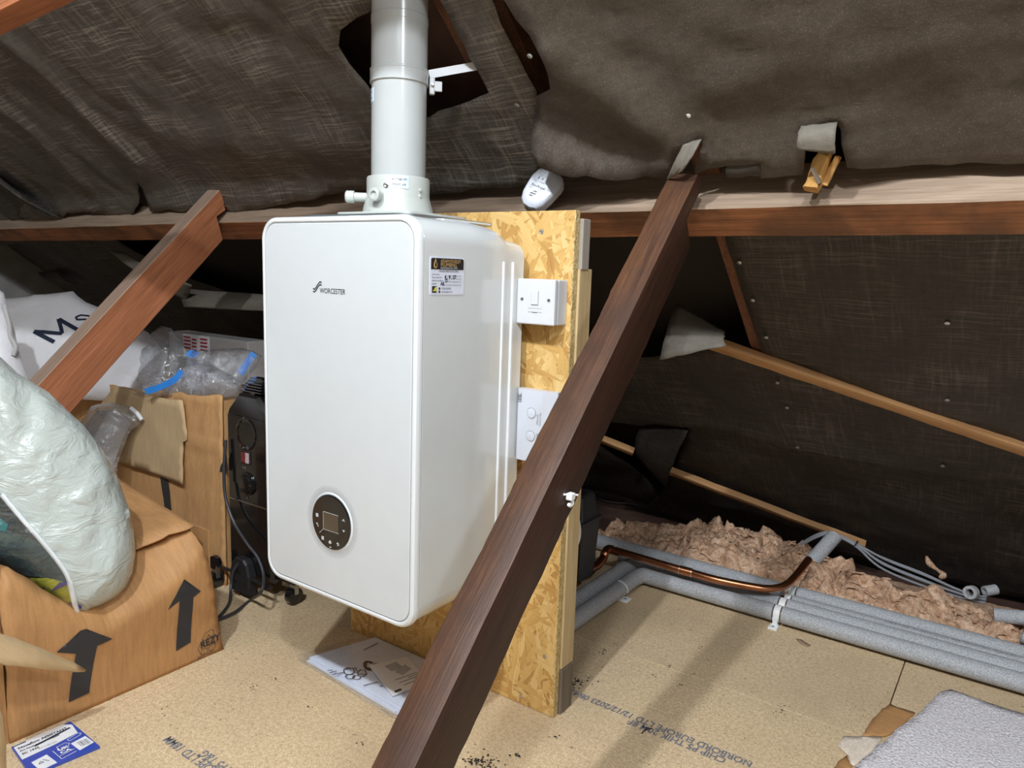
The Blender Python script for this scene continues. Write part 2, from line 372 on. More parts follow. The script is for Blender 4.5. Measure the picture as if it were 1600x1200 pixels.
def tri2d(outline, step, holes=(), rough=0):
    out = dens(outline, step); hs = [dens(h, step) for h in holes]
    if rough:
        out = [(x + random.gauss(0, rough), y + random.gauss(0, rough)) for x, y in out]
        hs = [[(x + random.gauss(0, rough), y + random.gauss(0, rough)) for x, y in h] for h in hs]
    vs = [Vector(p) for p in out]; es = [(i, (i + 1) % len(out)) for i in range(len(out))]
    for h in hs:
        b = len(vs); vs += [Vector(p) for p in h]; es += [(b + i, b + (i + 1) % len(h)) for i in range(len(h))]
    xs = [p[0] for p in out]; ys = [p[1] for p in out]; y = min(ys) + step * .7; row = 0
    while y < max(ys):
        x = min(xs) + step * (.5 if row % 2 else 1)
        while x < max(xs):
            p = (x, y)
            if pip(p, out) and sdist(p, out) > step * .5 and not any(pip(p, h) or sdist(p, h) < step * .5 for h in hs): vs.append(Vector(p))
            x += step
        y += step * .87; row += 1
    v2, e2, f2, *_ = delaunay_2d_cdt(vs, es, [], 0, 1e-6)
    F = []
    for f in f2:
        c = (sum(v2[i][0] for i in f) / 3, sum(v2[i][1] for i in f) / 3)
        if pip(c, out) and not any(pip(c, h) for h in hs): F.append(tuple(f))
    return [(v[0], v[1]) for v in v2], F, out, hs
def sheet(name, outline, fn, mat, parent=None, step=.02, holes=(), thick=.002, rough=0, kind=None, smooth=True, uvf=1):
    """a sheet with real thickness: outline in (u, v) metres, fn(u, v, k) -> 3-D point, k = 0 front, 1 back"""
    V, Fc, out, hs = tri2d(outline, step, holes, rough); n = len(V)
    A = [fn(*p) for p in V]
    nr = [Vector() for _ in V]
    for f in Fc:
        q = (A[f[1]] - A[f[0]]).cross(A[f[2]] - A[f[0]])
        for i in f: nr[i] += q
    B = [a - (m_.normalized() if m_.length else Vector((0, 0, 1))) * thick for a, m_ in zip(A, nr)]
    fs = list(Fc) + [(n + f[2], n + f[1], n + f[0]) for f in Fc]
    cnt = {}
    for f in Fc:
        for i in range(3): cnt[(f[i], f[(i + 1) % 3])] = 1
    for (a, b) in list(cnt):
        if (b, a) not in cnt: fs.append((b, a, n + a, n + b))
    return mesh(name, A + B, fs, mat, parent, smooth, uvs=[(p[0] * uvf, p[1] * uvf) for p in V] * 2, kind=kind)
def pillow(name, outline, fn, mat, parent=None, step=.02, T=.06, w=.08, wr=.006, wf=14, seed=0, back=1., clipf=None):
    """closed stuffed shape: outline in (u, v); fn(u, v, t) -> point, t = height off the mid plane"""
    V, Fc, out, hs = tri2d(outline, step); n = len(V); A = []; B = []
    for p in V:
        d = min(1, sdist(p, out) / w); h = T * sqrt(max(0, 1 - (1 - d) ** 2))
        q = Vector((p[0] * wf, p[1] * wf, seed)); wv = noise.fractal(q, 1, 2, 3) * wr * min(1, d * 3)
        A.append(fn(p[0], p[1], h + wv)); B.append(fn(p[0], p[1], -h * back))
    fs = list(Fc) + [(n + f[2], n + f[1], n + f[0]) for f in Fc]
    cnt = {}
    for f in Fc:
        for i in range(3): cnt[(f[i], f[(i + 1) % 3])] = 1
    for (a, b) in list(cnt):
        if (b, a) not in cnt: fs.append((b, a, n + a, n + b))
    return mesh(name, A + B, fs, mat, parent, True, uvs=[tuple(p) for p in V] * 2)
def prism(name, poly, fn, mat, parent=None, t=.0006):
    """flat outline (any simple polygon) lying on a surface, fn(u, v, h)"""
    n = len(poly)
    vs = [fn(u, v, t) for u, v in poly] + [fn(u, v, 0) for u, v in poly]
    bm = bmesh.new(); b = [bm.verts.new(v) for v in vs]
    f = bm.faces.new(b[:n]); bm.faces.new(b[n:][::-1])
    for i in range(n): bm.faces.new((b[(i + 1) % n], b[i], b[n + i], b[n + (i + 1) % n]))
    bmesh.ops.triangulate(bm, faces=[x for x in bm.faces if len(x.verts) > 4])
    bmesh.ops.recalc_face_normals(bm, faces=bm.faces)
    return from_bm(name, bm, mat, parent)
DG = None
def text(name, body, size, o, xd, yd, mat, parent=None, align='LEFT', sx=1., bold=0, t=.0004, fn=None, shear=0, kind=None):
    cu = bpy.data.curves.new(name, 'FONT'); cu.body = body; cu.size = size; cu.align_x = align; cu.offset = bold; cu.shear = shear
    cu.resolution_u = 3
    ob = bpy.data.objects.new(name, cu); COL.objects.link(ob)
    dg = bpy.context.evaluated_depsgraph_get(); me = bpy.data.meshes.new_from_object(ob.evaluated_get(dg))
    bpy.data.objects.remove(ob); bpy.data.curves.remove(cu)
    xd = Vector(xd).normalized(); yd = Vector(yd).normalized(); nz = xd.cross(yd); o = Vector(o)
    fs = [tuple(p.vertices) for p in me.polygons]
    if fn: vs = [fn(v.co.x * sx, v.co.y) for v in me.vertices]
    else: vs = [o + xd * (v.co.x * sx) + yd * v.co.y + nz * t for v in me.vertices]
    bpy.data.meshes.remove(me)
    return mesh(name, vs, fs, mat, parent, kind=kind)
def beam_frame(p, q, side):
    """frame with local z along p->q, local x along side"""
    z = (Vector(q) - Vector(p)).normalized(); x = (Vector(side) - z * Vector(side).dot(z)).normalized(); y = z.cross(x)
    return Matrix(((x.x, y.x, z.x, p[0]), (x.y, y.y, z.y, p[1]), (x.z, y.z, z.z, p[2]), (0, 0, 0, 1)))
def rough_beam(name, L, x0, x1, y0, y1, mat, parent, frame, amp=.0015, step=.03, bev=.003, notch=None):
    """sawn timber, edges slightly waney; local z along the grain"""
    n = max(2, int(L / step)); rings = []; sec = rrect(x0, x1, y0, y1, bev, 2); sd = random.random() * 50
    for i in range(n + 1):
        z = L * i / n; r = []
        for j, (x, y) in enumerate(sec):
            g = noise.noise(Vector((z * 9, (j // 3) * 7.3 + sd, 0))) * amp * 1.5 + noise.noise(Vector((z * 45, (j // 3) * 3.1 + sd, 9))) * amp
            x_, y_ = x + (g if x > (x0 + x1) / 2 else -g), y + (g if y > (y0 + y1) / 2 else -g)
            if notch: x_, y_, zz = notch(x_, y_, z)
            else: zz = z
            r.append((x_, y_, zz))
        rings.append(r)
    o = loft(name, rings, mat, parent, frame=frame); o.data.set_sharp_from_angle(angle=radians(24)); return o

# ================================================================== SETTING
# floor: chipboard panels on a joint grid, one joint seen at right
floor = thing('floor', None, None, (0, 0, 0), kind='structure')
jx = [-3.2, -1.35, 1.047, 3.4]; jy = [-3.0, -1.75, -1.15, -.55, .05, .66, 1.26, 1.30]
for a in range(3):
    for b in range(len(jy) - 2):
        sh = 0
        y1 = jy[b + 1]
        box('floor_panel', (jx[a] + .0012, jy[b] + .0004, -.018), (jx[a + 1] - .0012, y1 - .0004, -.0004 * ((a + b) % 2)), 'chip', floor, .0008, seg=1)
box('floor_joist_deck', (-3.2, -3.0, -.16), (3.4, 2.5, -.12), 'plate', floor)

# roof: dark decking above, felt sheets under it
ceil = thing('ceiling', None, None, (0, -.4, 2.0), kind='structure')
def slab(name, mat, x0, x1, s0, s1, d0, d1, parent):
    vs = [roof(x, s, d) for x in (x0, x1) for s in (s0, s1) for d in (d0, d1)]
    return mesh(name, vs, [(0, 1, 3, 2), (4, 6, 7, 5), (0, 4, 5, 1), (2, 3, 7, 6), (0, 2, 6, 4), (1, 5, 7, 3)], mat, parent)
hole_px = [(533, 46), (529, 72), (545, 100), (570, 128), (600, 165), (640, 190), (672, 181), (720, 163), (766, 145), (745, 103), (715, 50), (690, 0), (680, -22), (610, -25), (560, 15), (590, 12), (565, 27), (545, 26)]
hole_px = [(533, 46), (529, 72), (545, 100), (570, 128), (600, 165), (640, 190), (672, 181), (720, 163), (766, 145), (745, 103), (715, 50), (690, 0), (676, -34), (625, -30), (592, 12), (560, 26)]
slab('roof_deck', 'plate', -3.2, 3.4, -2.25, 1.95, -.17, -.15, ceil)
for x in (-2.6, -2.1, -1.6, -1.1, -.62, -.18, .35, 1.15, 1.62, 2.1, 2.7):
    slab('rafter', 'rafter', x - .022, x + .022, -2.2, .0, -.125, -.05, ceil)
slab('rafter', 'rafter', .648, .695, -.1, .60, -.12, -.006, ceil)
# opposite slope and the two gables close the loft behind the camera
RY = -1.22
def front(x, s, d=0):
    p = roof(x, s, d); return Vector((x, 2 * RY - p.y, p.z))
vs = [front(x, s, d) for x in (-3.2, 3.4) for s in (-2.25, 1.5) for d in (-.02, .0)]
mesh('felt_sheet', vs, [(0, 1, 3, 2), (4, 6, 7, 5), (0, 4, 5, 1), (2, 3, 7, 6), (0, 2, 6, 4), (1, 5, 7, 3)], 'slope_bounce', ceil, uvs=[(v.x, v.y) for v in vs])
for nm, x in (('wall_left', -3.2), ('wall_right', 3.4)):
    wl = thing(nm, None, None, (x, RY, 0), kind='structure')
    pr = [(-3.4, -.12), (2.35, -.12), (2.35, .0), (RY, 2.75), (-4.2, .3)]
    mesh('gable_panel', [(x + dx, y, z) for dx in (-.03, .03) for y, z in pr], [tuple(range(5))[::-1], tuple(range(5, 10))] + [(i, (i + 1) % 5, 5 + (i + 1) % 5, 5 + i) for i in range(5)], 'block_wall', wl)

def fb(x, s, seed, amp, f=3.):
    return noise.fractal(Vector((x * f, s * f, seed)), 1, 2, 4) * amp
def sm(a, b, x):
    t = max(0, min(1, (x - a) / (b - a))); return t * t * (3 - 2 * t)
def ridge(x, s, pts, w, h):
    best = 9
    for i in range(len(pts) - 1):
        (x1, y1), (x2, y2) = pts[i], pts[i + 1]; dx, dy = x2 - x1, y2 - y1; L = dx * dx + dy * dy
        t = max(0, min(1, ((x - x1) * dx + (s - y1) * dy) / L)); best = min(best, hypot(x - x1 - t * dx, s - y1 - t * dy))
    return h * math.exp(-(best / w) ** 2)
def onsurf(px, py, dfun, ex=0):
    d = .04
    for _ in range(7):
        u, v = onroof(px, py, d); d = .5 * d + .5 * (dfun(u, v) + ex)
    return onroof(px, py, d)
def PS(lst, dfun): return [onsurf(a[0], a[1], dfun) if a[0] != 's' else (a[1], a[2]) for a in lst]
def P(lst, d=.02): return [onroof(a[0], a[1], d) if a[0] != 's' else (a[1], a[2]) for a in lst]

# left felt (with the cut-out for the flue)
L1 = P([(100, 334), (126, 326)], .03)
foldL = P([(0, 60), (60, 110), (120, 170), (212, 250)], .03); foldL2 = P([(0, 170), (60, 215), (130, 290)], .03)
sag1 = P([(250, 210), (400, 235), (560, 230)], .03); sag2 = P([(300, 60), (450, 75), (520, 110)], .03)
def left_d(u, v):
    d = .018 + fb(u, v, 1.3, .010, 3.5) + fb(u, v, 4.2, .004, 14)
    d += ridge(u, v, foldL, .03, .019) + ridge(u, v, foldL2, .035, .016) + ridge(u, v, sag1, .06, .014) - ridge(u, v, sag2, .05, .008)
    d += .03 * sm(-.075, .02, v)
    return d
def left_fn(u, v): return roof(u, v, left_d(u, v))
hole = [onsurf(x, y, left_d) for x, y in hole_px]
UL = PS([('s', -3.15, .0), (-60, 372), (40, 366), (75, 360), (105, 334), (140, 331), (205, 341), (217, 320), (216, 285), (236, 330), (262, 327), (300, 331), (322, 334), (345, 318), (366, 335), (430, 321), (466, 313), (520, 302), (580, 292), (674, 304), (740, 297), (814, 289), (833, 284), (850, 270), (840, 200), (838, 141), (812, 92), (784, 36), (762, -20)], left_d) + [(.30, -.62), (.30, -2.2), (-3.15, -2.2)]
felt_l = sheet('felt_sheet', UL, left_fn, 'felt_left', ceil, .024, [hole], .0025, .0018)
# dark lower-left corner sheet
def corner_fn(u, v): return roof(u, v, .005 + fb(u, v, 8, .02, 5) + ridge(u, v, P([(12, 275), (60, 305), (108, 333)], .03), .03, .03))
CL = P([(-120, 240), (0, 268), (14, 272), (60, 300), (108, 332), (80, 352), (45, 375), (-20, 380), (-120, 390)], .02)
sheet('felt_flap', CL, lambda u, v: corner_fn(u, v) - RN * .035, 'felt_back', ceil, .03, thick=.0025)

# right felt, hanging proud with a drooping hem
RG1 = P([(796, 22), (850, 70), (905, 118), (965, 160), (1050, 226)], .05)
crease = P([(838, 168), (880, 195), (940, 222), (1000, 232), (1050, 226), (1090, 190), (1250, 166), (1420, 150), (1500, 165), (1640, 172), (2100, 180)], .03)
def cre_s(u):
    for i in range(len(crease) - 1):
        if crease[i][0] <= u <= crease[i + 1][0]:
            t = (u - crease[i][0]) / (crease[i + 1][0] - crease[i][0]); return crease[i][1] + t * (crease[i + 1][1] - crease[i][1])
    return crease[0][1] if u < crease[0][0] else crease[-1][1]
def right_d(u, v):
    c = cre_s(u); e = v - c
    hem = .062 * (1 - .6 * sm(.60, .72, u)) * (1 - .8 * sm(.86, 1.05, u))
    d = .030 + fb(u, v, 21, .010, 4) + fb(u * .6, v * 1.6, 33, .0045, 20) + fb(u * .7 + v * .5, v * 2.2, 37, .0025, 34)
    d += ridge(u, v, RG1, .045, .022) * (1 if e < .02 else .3)
    d += .010 * sm(-.32, -.08, e) * (1 - sm(-.08, .0, e)) * (1 - .5 * sm(.9, 1.1, u))
    d += hem * sm(-.01, .095, e) + .012 * sm(.35, .05, u)
    return d
def right_fn(u, v): return roof(u, v, right_d(u, v))
URx = PS([(790, 8), (826, 52), (846, 84), (858, 116), (860, 138), (846, 146), (838, 150)], right_d) + PS([(834, 200), (830, 235), (846, 262), (872, 273), (940, 279), (990, 281), (1042, 277), (1052, 268), (1076, 232), (1098, 218), (1099, 226), (1094, 236), (1084, 273), (1130, 261), (1138, 258), (1190, 255), (1192, 277), (1255, 271), (1258, 240), (1262, 198), (1308, 192), (1312, 200), (1322, 262)], right_d) + PS([(1400, 260), (1600, 254), (1900, 246)], right_d) + [(3.3, .0), (3.3, -2.2), (.28, -2.2), (.32, -.62)]
felt_r = sheet('felt_sheet', URx, right_fn, 'felt_right', ceil, .022, (), .0025, .0012)
def right_fn_ex(px, py, e):
    u, v = onsurf(px, py, right_d, e); return roof(u, v, right_d(u, v) + e)
# strips torn out of the hem
def roofquad(px, ds):
    if ds[0] == 'R': return [right_fn_ex(x, y, e) for (x, y), e in zip(px, ds[1:])]
    return [roof(*onroof(x, y, d), d) for (x, y), d in zip(px, ds)]
def flap(name, px, ds, mat, n=8, thick=.003, curl=.012, par=None):
    """four picked corners -> slightly curled patch (order: tl, tr, br, bl)"""
    a, b, c, d = roofquad(px, ds); nn = (b - a).cross(d - a).normalized()
    if nn.dot(CAM - a) < 0: nn = -nn
    fn = lambda u, v: (a * (1 - u) + b * u) * (1 - v) + (d * (1 - u) + c * u) * v + nn * (curl * (4 * v * (1 - v)) + fb(u, v, a.x * 9, .003, 3))
    L = (b - a).length
    return sheet(name, [(0, 0), (1, 0), (1, 1), (0, 1)], fn, mat, par or ceil, .12, thick=thick, rough=.006, uvf=.15)
flap('felt_flap', [(1068, 226), (1097, 218), (1066, 268), (1042, 279)], ('R', .004, .012, .03, .010), 'felt_pale')
flap('felt_flap', [(1252, 199), (1309, 193), (1306, 239), (1246, 233)], ('R', .004, .004, .03, .03), 'felt_pale')
flap('felt_flap', [(1136, 256), (1192, 254), (1190, 268), (1137, 269)], ('R', -.004, -.004, -.025, -.025), 'felt_back')

# lower felt behind the purlin
slab('felt_sheet', 'felt_back', -3.2, 3.4, .03, 1.98, -.145, -.14, ceil)
def back_fn(seed, d0, amp=.008):
    return lambda u, v: roof(u, v, d0 + fb(u, v, seed, amp, 3.5) + fb(u, v * 2, seed + 5, .002, 16))
B1 = [(.694, .06)] + P([(1135, 372), (1160, 455), (1191, 548), (1260, 571), (1400, 622), (1600, 690), (1900, 790)], .0) + [(3.3, .9), (3.3, .06)]
sheet('felt_sheet', B1, back_fn(41, .004), 'felt_back', ceil, .03, thick=.0025)
lapl = P([(1020, 664), (1075, 670), (1170, 690), (1260, 712), (1330, 722), (1420, 738), (1480, 752), (1570, 756), (1700, 790), (1900, 830)], .0)
B2 = P([(1130, 541), (1270, 588), (1420, 640), (1620, 706), (1900, 800)], -.005) + [(3.3, .95)] + lapl[::-1] + P([(1000, 668), (940, 660), (880, 640)], .0) + P([(880, 566), (1030, 560)], 0)
sheet('felt_sheet', B2, back_fn(44, -.006), 'felt_back', ceil, .03, thick=.0025)
B3 = [(x, s - .012) for x, s in lapl] + [(3.3, 1.05), (3.3, 1.86), (-.3, 1.86)] + P([(1005, 800), (1035, 770), (1056, 728), (1074, 672)], 0)
sheet('felt_sheet', B3, back_fn(48, -.020, .012), 'felt_back', ceil, .03, thick=.0025)
flap('felt_flap', [(1000, 668), (1076, 672), (1040, 762), (996, 712)], (-.02, .0, .03, .02), 'felt_back', curl=.02)
flap('felt_flap', [(1058, 476), (1132, 520), (1134, 541), (1032, 562)], (-.04, .02, .085, .11), 'felt_pale', curl=.012)
# left of the boiler: torn pale strips and dark sheet
sheet('felt_sheet', [(-3.1, .1), (-2.0, .12), (-1.8, .45), (-1.3, .62), (-.6, .7), (-.2, 1.0), (.1, 1.84), (-3.1, 1.84)], back_fn(52, -.05, .02), 'felt_back', ceil, .05, thick=.0025)
flap('felt_flap', [(172, 391), (196, 395), (300, 445), (292, 470)], (.05, .05, .12, .14), 'felt_pale', curl=.02)
flap('felt_flap', [(285, 452), (425, 462), (425, 487), (288, 480)], (.09, .09, .17, .17), 'felt_pale', curl=.008)
flap('felt_flap', [(60, 426), (92, 424), (118, 444), (84, 440)], (-.03, -.03, .0, .0), 'felt_back')
# clout nails
def nail(px, py, d, par):
    u, s = onroof(px, py, d); disc('clout_nail', roof(u, s, d), -RN, [(.0052, -.002), (.0052, .0014), (.0035, .002)], 'steel' if par is not felt_r else 'clip', par, 12)
for (x, y) in ((1434, 151), (1075, 180)):
    u, s = onroof(x, y, .035); u, s = onsurf(x, y, right_d); nail(x, y, right_d(u, s) + .001, felt_r)
for (x, y) in ((828, 87), (808, 164)): u, s = onsurf(x, y, left_d); nail(x, y, left_d(u, s) + .001, felt_l)
b1o = [o for o in COL.objects if o.name.startswith('felt_sheet')][-4]
for (x, y) in ((1155, 410), (1176, 469), (1197, 527), (1480, 505), (1480, 625)): nail(x, y, .012, b1o)
for (x, y) in ((1215, 598), (1230, 637), (1246, 699), (1473, 728)): nail(x, y, .004, b1o)
# battens lying on the lower felt
def batten(p, q, wpx, name='batten', d=.012, th=.022):
    a = roof(*onroof(*p, d), d); b = roof(*onroof(*q, d), d); fr = beam_frame(a, b, RN)
    rough_beam(name, (b - a).length, -th / 2, th / 2, -wpx / 2, wpx / 2, 'batten_z', ceil, fr, .0012, .05, .002)
MT['batten_z'] = wood('sawn_batten', (.36, .17, .065), (.62, .36, .16), 2, bump=.2)
batten((1112, 536), (1700, 734), .034)
batten((1046, 735), (1350, 851), .030)
batten((930, 682), (990, 706), .030)

# ================================================================== TIMBERS
pl_ = thing('purlin', 'long old purlin with dusty pale face and dark brown underside, running under the roof felt', 'beam', (.2, .45, 1.03))
A = Vector((-3.1, .45, .985)); B = Vector((3.3, .45, 1.058))
A = Vector((-3.1, .45, 1.035 - .0066 * 4.3)); B = Vector((3.3, .45, 1.035 + .0066 * 2.1))
fr = beam_frame(A, B, Vector((0, sin(TH), cos(TH))))    # local x square to the roof (up), y = toward the room's front, z along
o = rough_beam('timber', (B - A).length, .0, .104, -.073, .0, 'pur', None, fr, .0012, .06, .003) if False else None
def purlin_mesh():
    L = (B - A).length; n = 150; vs = []; fs = []; up = Vector((0, sin(TH), cos(TH))); bk = Vector((0, cos(TH), -sin(TH))); dirn = (B - A).normalized()
    sec = [(0, .0025), (.0025, 0), (.104, 0), (.104, .073), (0, .073)]
    for i in range(n + 1):
        for j, (a, b) in enumerate(sec):
            g = noise.noise(Vector((i * .25, j * 5., 2))) * .0015
            vs.append(A + dirn * L * i / n + up * (a + g) + bk * (b - g * .7))
    fm = []
    for i in range(n):
        for j in range(5):
            a = i * 5 + j; b = i * 5 + (j + 1) % 5; fs.append((a, b, b + 5, a + 5)); fm.append(1 if j in (0, 1, 2) else 0)
    fs += [tuple(range(5))[::-1], tuple(range(n * 5, n * 5 + 5))]; fm += [0, 0]
    return mesh('timber', vs, fs, 'beam', pl_, mats=['beam', 'beam_grey'], fmat=fm)
purlin_mesh()
# right strut: plane X = .62, square to the roof
rs = thing('roof_strut', 'dark brown slanting strut crossing in front of the boiler board, white clip nailed on it', 'beam', (.64, -.66, 0))
sd_ = Vector((0, .698, .716)); p1 = Vector((.690, .414, 1.090)); p0 = p1 - sd_ * 1.545
fr = beam_frame(p0, p1, Vector((1, 0, 0)))      # local y = z cross x, toward the back
def strut_notch(x, y, z):
    if z > 1.452: return x, min(y, .030), z
    return x, y, z
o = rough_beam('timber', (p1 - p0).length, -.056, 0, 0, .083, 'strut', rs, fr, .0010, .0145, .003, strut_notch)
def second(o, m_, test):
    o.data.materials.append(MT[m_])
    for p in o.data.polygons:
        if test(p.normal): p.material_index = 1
second(o, 'strut_shade', lambda n: n.x > .5 or n.y > .5)
# left strut, notched at the top over the purlin
ls = thing('roof_strut', 'reddish pine strut with notched top, leaning behind the pile of bags at left', 'beam', (-.82, -.5, 0))
q1 = Vector((-.80, .447, 1.118)); qd = Vector((0, .70, .714)).normalized(); q0 = q1 - qd * 1.56
def notch(x, y, z):
    return x, y, z
fr = beam_frame(q0, q1, Vector((1, 0, 0)))
Ls = (q1 - q0).length
prof = [(0, 0), (0, Ls), (.004, Ls + .004), (.055, Ls - .03), (.048, Ls - .066), (.056, Ls - .07), (.108, Ls - .10), (.108, 0)]
sgn = -1 if (fr.to_3x3() @ Vector((0, 1, 0))).z > 0 else 1
bm = bmesh.new(); r0 = [bm.verts.new((0, sgn * a, b)) for a, b in prof]; r1 = [bm.verts.new((-.062, sgn * a, b)) for a, b in prof]
bm.faces.new(r0); bm.faces.new(r1[::-1])
for i in range(len(prof)): bm.faces.new((r0[i], r1[i], r1[(i + 1) % len(prof)], r0[(i + 1) % len(prof)]))
bmesh.ops.recalc_face_normals(bm, faces=bm.faces); bmesh.ops.bevel(bm, geom=list(bm.edges), offset=.002, segments=1, affect='EDGES')
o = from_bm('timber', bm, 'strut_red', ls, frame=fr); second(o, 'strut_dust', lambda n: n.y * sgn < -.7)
# collar near the camera, top left corner of the view
c0 = CAM + ray(-60, 62) * 1.35; c1 = CAM + ray(150, -40) * 1.20
cb = thing('collar_beam', 'blurred brown timber at the top left corner, nearest the camera', 'beam', (c0 + c1) / 2)
fr = beam_frame(c0 - (c1 - c0) * 3, c1 + (c1 - c0) * 2, D0)
rough_beam('timber', (c1 - c0).length * 6, -.10, .0, -.02, .03, 'strut_red', cb, fr, .001, .08)
# splintered rafter stub on the purlin, right
sp = thing('split_rafter_end', 'splintered orange stub of broken timber sticking out over the purlin', 'timber', roof(.88, -.02, .06))
a = roof(*onroof(1292, 232, .02), .02); b = roof(*onroof(1265, 296, .085), .085)
rough_beam('stub', (b - a).length, -.012, .012, -.011, .011, 'splinter', sp, beam_frame(a, b, Vector((1, 0, 0))), .006, .008)
a = roof(*onroof(1310, 245, .03), .03); b = roof(*onroof(1288, 290, .07), .07)
rough_beam('splinter', (b - a).length, -.004, .004, -.004, .004, 'splinter', sp, beam_frame(a, b, Vector((1, 0, 0))), .003, .008)
a = roof(*onroof(1268, 262, .075), .075); b = roof(*onroof(1281, 286, .085), .085)
rough_beam('splinter', (b - a).length, -.002, .002, -.002, .002, 'block', sp, beam_frame(a, b, Vector((1, 0, 0))), .001, .008)
a = roof(*onroof(1281, 286, .085), .085); b = roof(*onroof(1272, 302, .08), .08)
rough_beam('splinter', (b - a).length, -.002, .002, -.002, .002, 'block', sp, beam_frame(a, b, Vector((1, 0, 0))), .001, .008)
# timber seen through the flue cut-out
slab('rafter', 'rafter', .235, .285, -1.2, -.26, -.12, -.04, ceil)
slab('rafter', 'rafter', .262, .292, -.33, -.27, -.1, -.03, ceil)

# ================================================================== OSB BOARD
mb = thing('mounting_board', 'upright OSB board behind the boiler, pale timber frame at its back', 'board', (.19, .34, 0))
def osb_panel():
    bm = bm_box((-.109, .325, 0), (.493, .343, 1.022)); bm.normal_update()
    vs = [v.co.copy() for v in bm.verts]; bm.verts.index_update(); fs = [[v.index for v in f.verts] for f in bm.faces]; fm = [0 if abs(f.normal.y) > .5 else 1 for f in bm.faces]; bm.free()
    o = mesh('board', vs, fs, 'osb', mb, mats=['osb', 'osb_edge'], fmat=fm)
    m = o.modifiers.new('bev', 'BEVEL'); m.width = .0015; m.segments = 1
osb_panel()
box('upright', (.448, .3435, .10), (.497, .391, .915), 'stud', mb, .002)
box('upright', (-.105, .3435, 0), (-.06, .391, .98), 'stud', mb, .002)
box('top_block', (.440, .3435, .913), (.500, .372, 1.008), 'stud_end', mb, .002)
box('foot_block', (.448, .3435, 0), (.499, .389, .099), 'block', mb, .002)
for px, py in ((846, 362), (851, 1026), (814, 1088), (672, 1020)):
    c = atY(px, py, .325); disc('screw', c, (0, -1, 0), [(.0045, -.003), (.0045, .0008), (.003, .0012), (.0012, .0004)], 'steel', mb, 12)

# ================================================================== BOILER
BX0, BX1, BZ0, BZ1 = 0, .4, .2853, .991
bo = thing('boiler', 'white wall-hung boiler with round black control dial, mounted on the OSB board', 'boiler', (.2, .15, BZ0))
def ring(y, ins, r, dz0=0, dz1=0, dx=0): return [(x, y, z) for x, z in rrect(BX0 + ins + dx, BX1 - ins - dx, BZ0 + ins + dz0, BZ1 - ins - dz1, r, 8)]
loft('casing', [ring(.0158, .0015, .044), ring(.0168, .0008, .044), ring(.0188, .0008, .044), ring(.123, .0008, .044), ring(.125, .0008, .044), ring(.15, .0008, .044, .012, 0), ring(.165, .0008, .044, .030, 0), ring(.215, .0008, .044, .036, .004), ring(.243, .0008, .042, .040, .010), ring(.252, .0015, .036, .046, .022), ring(.2995, .0015, .03, .05, .029)], 'white_side', bo)
loft('front_cover', [ring(.0130, .003, .036), ring(.0130, .0, .040), ring(.0125, .0, .040), ring(.0085, .0, .040), ring(.007, .0002, .040), ring(.0025, .0018, .039), ring(.0, .0055, .036), ring(.0, .0085, .034), ring(.0018, .0105, .032)], 'bezel', bo, cap1=False)
loft('cover_groove', [ring(.0016, .0085, .034), ring(.0026, .0112, .031), ring(.0032, .0135, .0295)], 'groove', bo, cap0=False, cap1=False)
loft('front_panel', [ring(.006, .0118, .031), ring(.0016, .0118, .031), ring(.0006, .0130, .030)], 'white', bo)
loft('seam', [ring(.0170, .0030, .039), ring(.0120, .0030, .039)], 'seam', bo)
for yy in (.233, .263):
    loft('rib', [[(.3995 + d, yy + c, z) for c, d in ((-.0042, -.001), (-.0022, .0026), (.0022, .0026), (.0042, -.001))] for z in (.37, .372, .919, .923)], 'bezel', bo)
box('hook_plate', (.345, .10, .9885), (.366, .235, .9915), 'bezel', bo, .001)
# zinc top plate
loft('top_plate', [[(x, y, z) for x, y in rrect(.075, .345, .03, .285, .03, 5)] for z in (.9895, .996)], 'zinc', bo)
# dial
DC = Vector((.1955, 0, .4395)); FY = .0006
def circ(r, n=48): return [(r * cos(2 * pi * i / n), r * sin(2 * pi * i / n)) for i in range(n)]
dial = disc('control_dial', DC + Vector((0, .004, 0)), (0, -1, 0), [(.0552, 0), (.0552, .0040), (.0535, .0052), (.0515, .0046)], 'bezel', bo, 64)
for r, wd in ((.0665, .0002), (.0632, .00035), (.0602, .00045), (.0575, .0005)):
    disc('dial_ring', DC + Vector((0, FY + .0004, 0)), (0, -1, 0), [(r + wd, 0), (r + wd, .0006), (r - wd, .0006), (r - wd, 0)], 'groove', dial, 64)
disp = disc('control_display', DC, (0, -1, 0), [(.0516, -.0015), (.0516, .0022), (.0500, .0030), (.0485, .0030)], 'black', bo, 64)
dfn = lambda u, v, h=0: Vector((DC.x + u, -.0030 - h, DC.z + v))
prism('screen', [(-.019, -.016), (.021, -.016), (.021, .017), (-.019, .017)], dfn, 'screen', disp)
for a, b in (((-.019, -.0165), (.021, -.0165)), ((-.0195, -.0165), (-.0195, .017)), ((-.019, .0172), (.021, .0172)), ((-.0195, -.0165), (-.0305, -.0265))):
    dx, dz = b[0] - a[0], b[1] - a[1]; L = hypot(dx, dz); nx, nz = -dz / L * .0003, dx / L * .0003
    prism('display_line', [(a[0] + nx, a[1] + nz), (a[0] - nx, a[1] - nz), (b[0] - nx, b[1] - nz), (b[0] + nx, b[1] + nz)], dfn, 'icon', disp)
def icon(u, v, polys):
    for pts in polys: prism('touch_icon', [(u + x * .0032, v + y * .0032) for x, y in pts], dfn, 'icon', disp)
sq = [(-1, -1), (1, -1), (1, 1), (-1, 1)]
